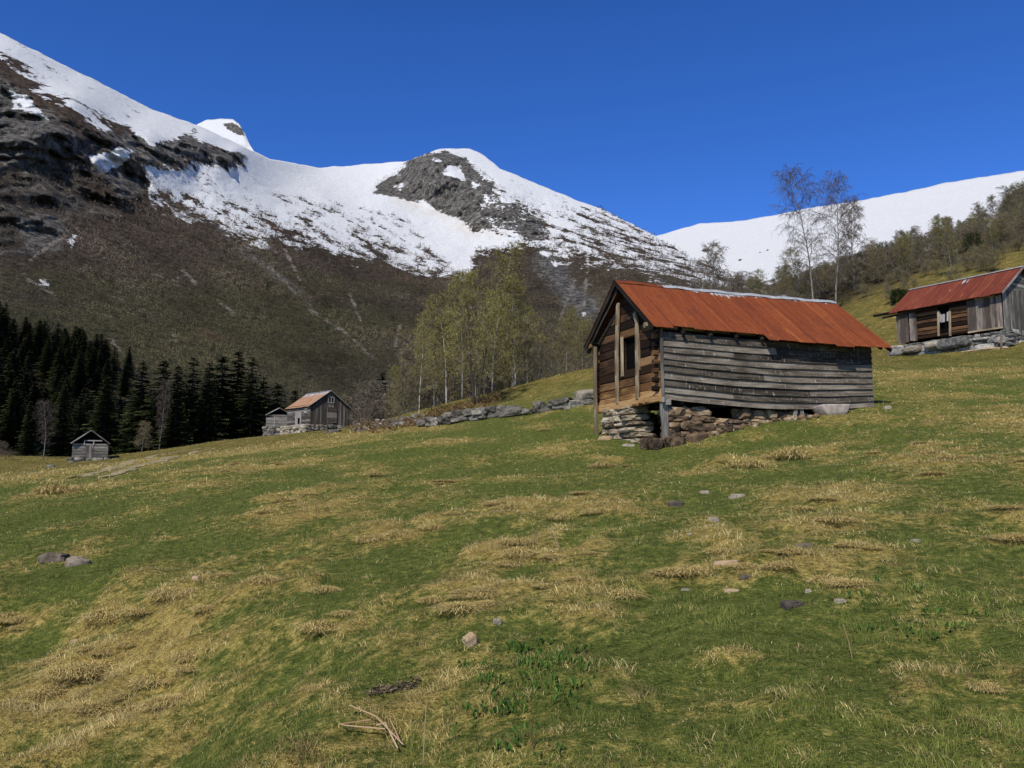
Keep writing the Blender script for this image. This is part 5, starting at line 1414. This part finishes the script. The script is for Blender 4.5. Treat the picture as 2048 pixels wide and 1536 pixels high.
for i in range(72):
    u = rr_.uniform(705, 850); v = np.interp(u, [705, 770, 850], [860, 852, 843]) + rr_.uniform(-12, 6)
    p = hit(u, v); s = rr_.uniform(.16, .5)
    m = MB(); m.stone((0, 0, 0), (s * 1.4, s, s * .75), 0, 400 + i, .68, .2, 2)
    o = m.build('rubble_stone', MT[('wallstone', 'wallstone', 'darkstone', 'bluestone')[i % 4]]); o.location = (p.x, p.y, p.z + s * .12); o.rotation_euler = (0, 0, rr_.uniform(0, 3))
    tag(o, 'loose stone in the rubble line between the red roofed house and the stone wall', 'stone', 'loose stones of the rubble line')

# ------------------------------------------------------------------ straw tussocks
def tussock_mesh(seed, n, R0, H, droop=1.):
    random.seed(seed); K = MB()
    lob = [(random.uniform(-.3, .3) * R0, random.uniform(-.3, .3) * R0, random.uniform(.55, 1.)) for _ in range(3)]
    for i in range(n):
        cx, cy, s_ = random.choice(lob); a = random.uniform(0, 2 * PI); q = math.sqrt(random.random()); rr = R0 * .62 * q * s_
        b = Vector((cx + math.cos(a) * rr, cy + math.sin(a) * rr, H * .30 * (1 - q * q) * s_ - .03)); a2 = a + random.gauss(0, .75)
        L = H * random.uniform(.5, 1.15) * (.6 + .4 * s_); out = .35 + .75 * q + random.uniform(-.2, .3)
        p1 = b + Vector((math.cos(a2) * out * L * .38, math.sin(a2) * out * L * .38, L * .42 / (1 + out * .5)))
        p2 = p1 + Vector((math.cos(a2) * out * L * .5, math.sin(a2) * out * L * .5, L * random.uniform(-.38, .12)))
        sd = Vector((-math.sin(a2), math.cos(a2), random.uniform(-.4, .4))) * random.uniform(.002, .006)
        K.add([b - sd, b + sd, p1 + sd, p1 - sd, p2], [(0, 1, 2, 3), (3, 2, 4)], min(1, max(0, random.gauss(.30 + .3 * q, .22))))
    return K
TK = []
for i in range(4): TK.append(tussock_mesh(600 + i, 900, .55, .30).build('grass_tussock', MT['straw']))
TUS = [(1488, 935, 90, 'bleached straw tussock, the left of two big ones below the barn footing'), (1578, 918, 100, 'straw tussock, the right of two big ones below the barn footing'), (1038, 1112, 80, 'tall straw tussock with two thin stalks near the middle'),
       (1212, 934, 60, 'small straw tussock below the stone pier'), (652, 1184, 60, 'spiky bleached tussock alone in green grass left of centre'), (745, 1083, 80, 'straw tussock left of centre in the upper meadow'), (800, 1072, 60, 'straw tussock right beside another, left of centre'),
       (868, 1058, 60, 'straw tussock standing apart above the middle of the meadow'), (575, 1003, 55, 'straw tussock in the upper left meadow'), (745, 952, 45, 'small straw tussock in the far middle meadow'), (1850, 908, 60, 'straw tussock in the right meadow above the white stone'),
       (1110, 1038, 70, 'straw tussock above the tall one with stalks'), (1190, 1026, 60, 'low straw tussock right of the middle'), (2035, 1080, 60, 'straw tussock cut by the right edge of the view'), (110, 985, 90, 'straw tussock on the far left of the meadow'),
       (1240, 1195, 90, 'broad straw tussock in the middle of the dry patch'), (960, 1195, 70, 'straw tussock left of the dry patch'), (870, 1203, 60, 'low straw tussock at the left end of the straw streak'), (1090, 862, 30, 'tiny straw tussock below the stone wall'),
       (1985, 1390, 70, 'ragged straw tussock low at the right'), (520, 1165, 70, 'dark brown tussock at the upper edge of the brown grass'), (340, 1195, 90, 'arched straw tussock on the brown bank'), (210, 1240, 90, 'shaggy straw tussock on the brown bank at the left')]
for i, (u, v, w, lb) in enumerate(TUS):
    p = hit(u, v); o = TK[i] if i < 4 else link(TK[i % 4].copy())
    k = w * p.y / F / 1.0
    k = min(k, 1.25)
    o.location = p; o.scale = (k * 1.15, k * 1.15, k * 1.35); o.rotation_euler = (0, 0, i * 1.9)
    tag(o, lb, 'tussock', 'straw tussocks of the meadow')

rt_ = random.Random(77); n_t = 0
while n_t < 85:
    u, v = rt_.uniform(-20, 2060), rt_.uniform(850, 1440)
    p = hit(u, v)
    if not 6 < p.y < 46 or px(p)[1] < 850: continue
    b = BF.l(p)
    if -1.2 < b.x < 9.5 and -.8 < b.y < 6: continue
    if straw_at(np.array([p.x]), np.array([p.y]))[0] < .5: continue
    o = link(TK[n_t % 4].copy()); k = rt_.uniform(.14, .46) * (1 + p.y / 60)
    o.location = p; o.scale = (k * 1.2, k * 1.2, k * rt_.uniform(.55, 1.25)); o.rotation_euler = (0, 0, rt_.uniform(0, 6))
    tag(o, 'small low straw tussock, one of many dotted over the dry patches of the meadow', 'tussock', 'small tussocks of the dry patches'); n_t += 1

# ------------------------------------------------------------------ dry stalks
def stalk(name, pix, r, mt, label, lift=0., bunch=None):
    m = MB()
    for line in ([pix] if bunch is None else bunch):
        b = hit(*line[0]); P = []
        for (u, v) in line:
            q = at(u, v, b.y); P.append(q)
        P[0].z -= .03
        m.tube(P, [r * (1 - .5 * i / len(P)) for i in range(len(P))], 5)
    tag(m.build(name, MT[mt]), label, 'stalk')
def lying(name, lines, r, mt, label):
    m = MB()
    for ln in lines:
        P = [hit(u, v) + Vector((0, 0, h)) for u, v, h in ln]
        F_ = []
        for a, b in zip(P[:-1], P[1:]): F_ += [a, a.lerp(b, .5)]
        F_.append(P[-1])
        m.tube(F_, [r * (1 - .35 * i / len(F_)) for i in range(len(F_))], 6, random.random())
    tag(m.build(name, MT[mt]), label, 'stalks')
lying('dry_stalks', [[(806, 1506, .03), (750, 1468, .07), (698, 1440, .06)], [(795, 1508, .03), (770, 1480, .06), (752, 1476, .05)], [(770, 1483, .06), (690, 1473, .05), (680, 1468, .04)], [(742, 1467, .05), (680, 1466, .04)], [(800, 1500, .03), (790, 1480, .05), (779, 1462, .05)]], .0045, 'stalk', 'bundle of broken pale straw stalks lying on the green grass in front')
stalk('dry_stalk', [(845, 1536), (849, 1470), (853, 1400)], .003, 'stalk', 'thin upright dry stem right of the broken stalk bundle')
stalk('dry_stalk', [(1706, 1318), (1698, 1285), (1686, 1248)], .0032, 'stalk', 'single leaning dry stem in the green grass at the right')
stalk('dry_stalk', [(1072, 1505), (1062, 1470), (1068, 1425)], .004, 'stalkdark', 'curved brown dead stem at the bottom of the meadow')
stalk('dry_stalk', None, .004, 'stalk', 'pair of thin straw stems rising from the tall tussock', bunch=[[(1124, 1100), (1112, 1075), (1098, 1055)], [(1120, 1096), (1108, 1072), (1102, 1053)]])
stalk('dry_stalk', [(1060, 1082), (1072, 1062), (1080, 1045)], .003, 'stalk', 'faint straw stem leaning right over the tall tussock')

# rust brown bracken along the rubble line
BR = MB(); rb = random.Random(5)
for i in range(420):
    u = rb.uniform(700, 1010); v = float(np.interp(u, [700, 800, 850, 930, 1010], [856, 850, 840, 812, 792])) + rb.gauss(0, 5)
    p = hit(u, v)
    if not 38 < p.y < 95: continue
    for j in range(9):
        a = rb.uniform(0, 2 * PI); L = rb.uniform(.25, .6); b = p + Vector((rb.uniform(-.4, .4), rb.uniform(-.4, .4), -.03))
        BR.ribbon(b, b + Vector((math.cos(a) * L * .7, math.sin(a) * L * .7, L * rb.uniform(.2, .7))), rb.uniform(.02, .05), rb.random())
MT['bracken'] = leafmat('dead_bracken', [(0, (.07, .042, .018)), (.6, (.17, .108, .045)), (1, (.28, .19, .09))])
tag(BR.build('dead_bracken', MT['bracken']), 'rust brown dead bracken along the rubble line and under the birch grove', 'bracken', kind='stuff')

# ------------------------------------------------------------------ bare mole earth and leafy weeds
m = MB(); c0 = hit(788, 1384); rl = random.Random(3)
for i in range(260):
    t = rl.uniform(-1, 1); q = c0 + Vector((t * .14 + rl.gauss(0, .02), t * .10 + rl.gauss(0, .035), 0)); q.z = gz(q.x, q.y) + rl.uniform(.005, .03)
    a = rl.uniform(0, 2 * PI); L = rl.uniform(.02, .05)
    m.ribbon(q, q + Vector((math.cos(a) * L, math.sin(a) * L, rl.uniform(-.008, .015))), rl.uniform(.004, .010), rl.random())
MT['litter'] = leafmat('dark_litter', [(0, (.05, .038, .025)), (.6, (.12, .09, .06)), (1, (.22, .17, .115))])
tag(m.build('dead_leaves', MT['litter']), 'dark patch of dead leaves and soil in the green grass in front', 'leaf litter', kind='stuff')
W_ = MB(); rw = random.Random(61)
cent = [hit(rw.uniform(930, 1190), rw.uniform(1290, 1420)) for _ in range(40)] + [hit(rw.uniform(900, 1120), rw.uniform(1420, 1520)) for _ in range(14)] + [hit(rw.uniform(1700, 1960), rw.uniform(1150, 1290)) for _ in range(10)]
for c in cent:
    for j in range(rw.randint(5, 9)):
        a = rw.uniform(0, 2 * PI); L = rw.uniform(.012, .032); w = L * rw.uniform(.28, .42)
        d = Vector((math.cos(a), math.sin(a), 0)); s = Vector((-d.y, d.x, 0)) * w
        b = c + Vector((rw.uniform(-.07, .07), rw.uniform(-.07, .07), .01)); up = Vector((0, 0, 1))
        q = [b, b + d * L * .35 + s * .9 + up * .03, b + d * L * .75 + s * .7 + up * .045, b + d * L * 1.1 + up * .03, b + d * L * .75 - s * .7 + up * .045, b + d * L * .35 - s * .9 + up * .03, b + d * L * .55 + up * .02]
        W_.add(q, [(0, 1, 6), (1, 2, 6), (2, 3, 6), (3, 4, 6), (4, 5, 6), (5, 0, 6)], rw.random())
tag(W_.build('leafy_weeds', MT['weedleaf']), 'dark green broad leaved weeds sprinkled through the near grass', 'weeds', kind='stuff')

# ------------------------------------------------------------------ light, sky, camera
w = bpy.data.worlds.new('World'); C.world = w; w.use_nodes = True
nt = w.node_tree; bg_ = nt.nodes['Background']
sky = nt.nodes.new('ShaderNodeTexSky'); sky.sky_type = 'NISHITA'; sky.sun_disc = False
sky.sun_elevation = math.asin(SUN.z); sky.sun_rotation = math.atan2(SUN.x, SUN.y)
sky.altitude = 2500; sky.air_density = .85; sky.dust_density = .15; sky.ozone_density = 4.5
hs = nt.nodes.new('ShaderNodeHueSaturation'); hs.inputs['Hue'].default_value = .514; hs.inputs['Saturation'].default_value = 1.24; hs.inputs['Value'].default_value = 1.32
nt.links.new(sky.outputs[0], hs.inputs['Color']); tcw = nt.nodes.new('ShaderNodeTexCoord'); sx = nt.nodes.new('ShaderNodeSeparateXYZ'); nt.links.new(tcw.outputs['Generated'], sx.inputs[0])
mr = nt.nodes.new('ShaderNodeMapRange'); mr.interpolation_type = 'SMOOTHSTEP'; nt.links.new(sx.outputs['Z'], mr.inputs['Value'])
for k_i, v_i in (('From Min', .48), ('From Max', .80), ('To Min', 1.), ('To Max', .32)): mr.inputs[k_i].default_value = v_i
sc_ = nt.nodes.new('ShaderNodeVectorMath'); sc_.operation = 'SCALE'      # upper sky dimmed, above the view, to cut the fill light in shadows
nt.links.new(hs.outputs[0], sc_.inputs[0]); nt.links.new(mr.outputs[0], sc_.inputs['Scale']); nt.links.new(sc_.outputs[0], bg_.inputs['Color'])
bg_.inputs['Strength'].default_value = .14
l = bpy.data.lights.new('sun', 'SUN'); l.energy = 4.6; l.angle = R(.53); l.color = (1., .935, .83)
lo = link(bpy.data.objects.new('sun', l)); lo.rotation_euler = (-SUN).to_track_quat('-Z', 'Y').to_euler()
cam = bpy.data.cameras.new('camera'); co = link(bpy.data.objects.new('camera', cam))
cam.sensor_fit = 'HORIZONTAL'; cam.sensor_width = 36; cam.lens = 36 * F / 2048; cam.clip_start = .1; cam.clip_end = 20000
co.location = (0, 0, 0); co.rotation_euler = (PI / 2 + PITCH, 0, 0)
C.camera = co
vs_ = C.view_settings; vs_.view_transform = 'Standard'; vs_.look = 'None'; vs_.exposure = 0.; vs_.gamma = 1.
C.cycles.max_bounces = 6; C.cycles.use_adaptive_sampling = True
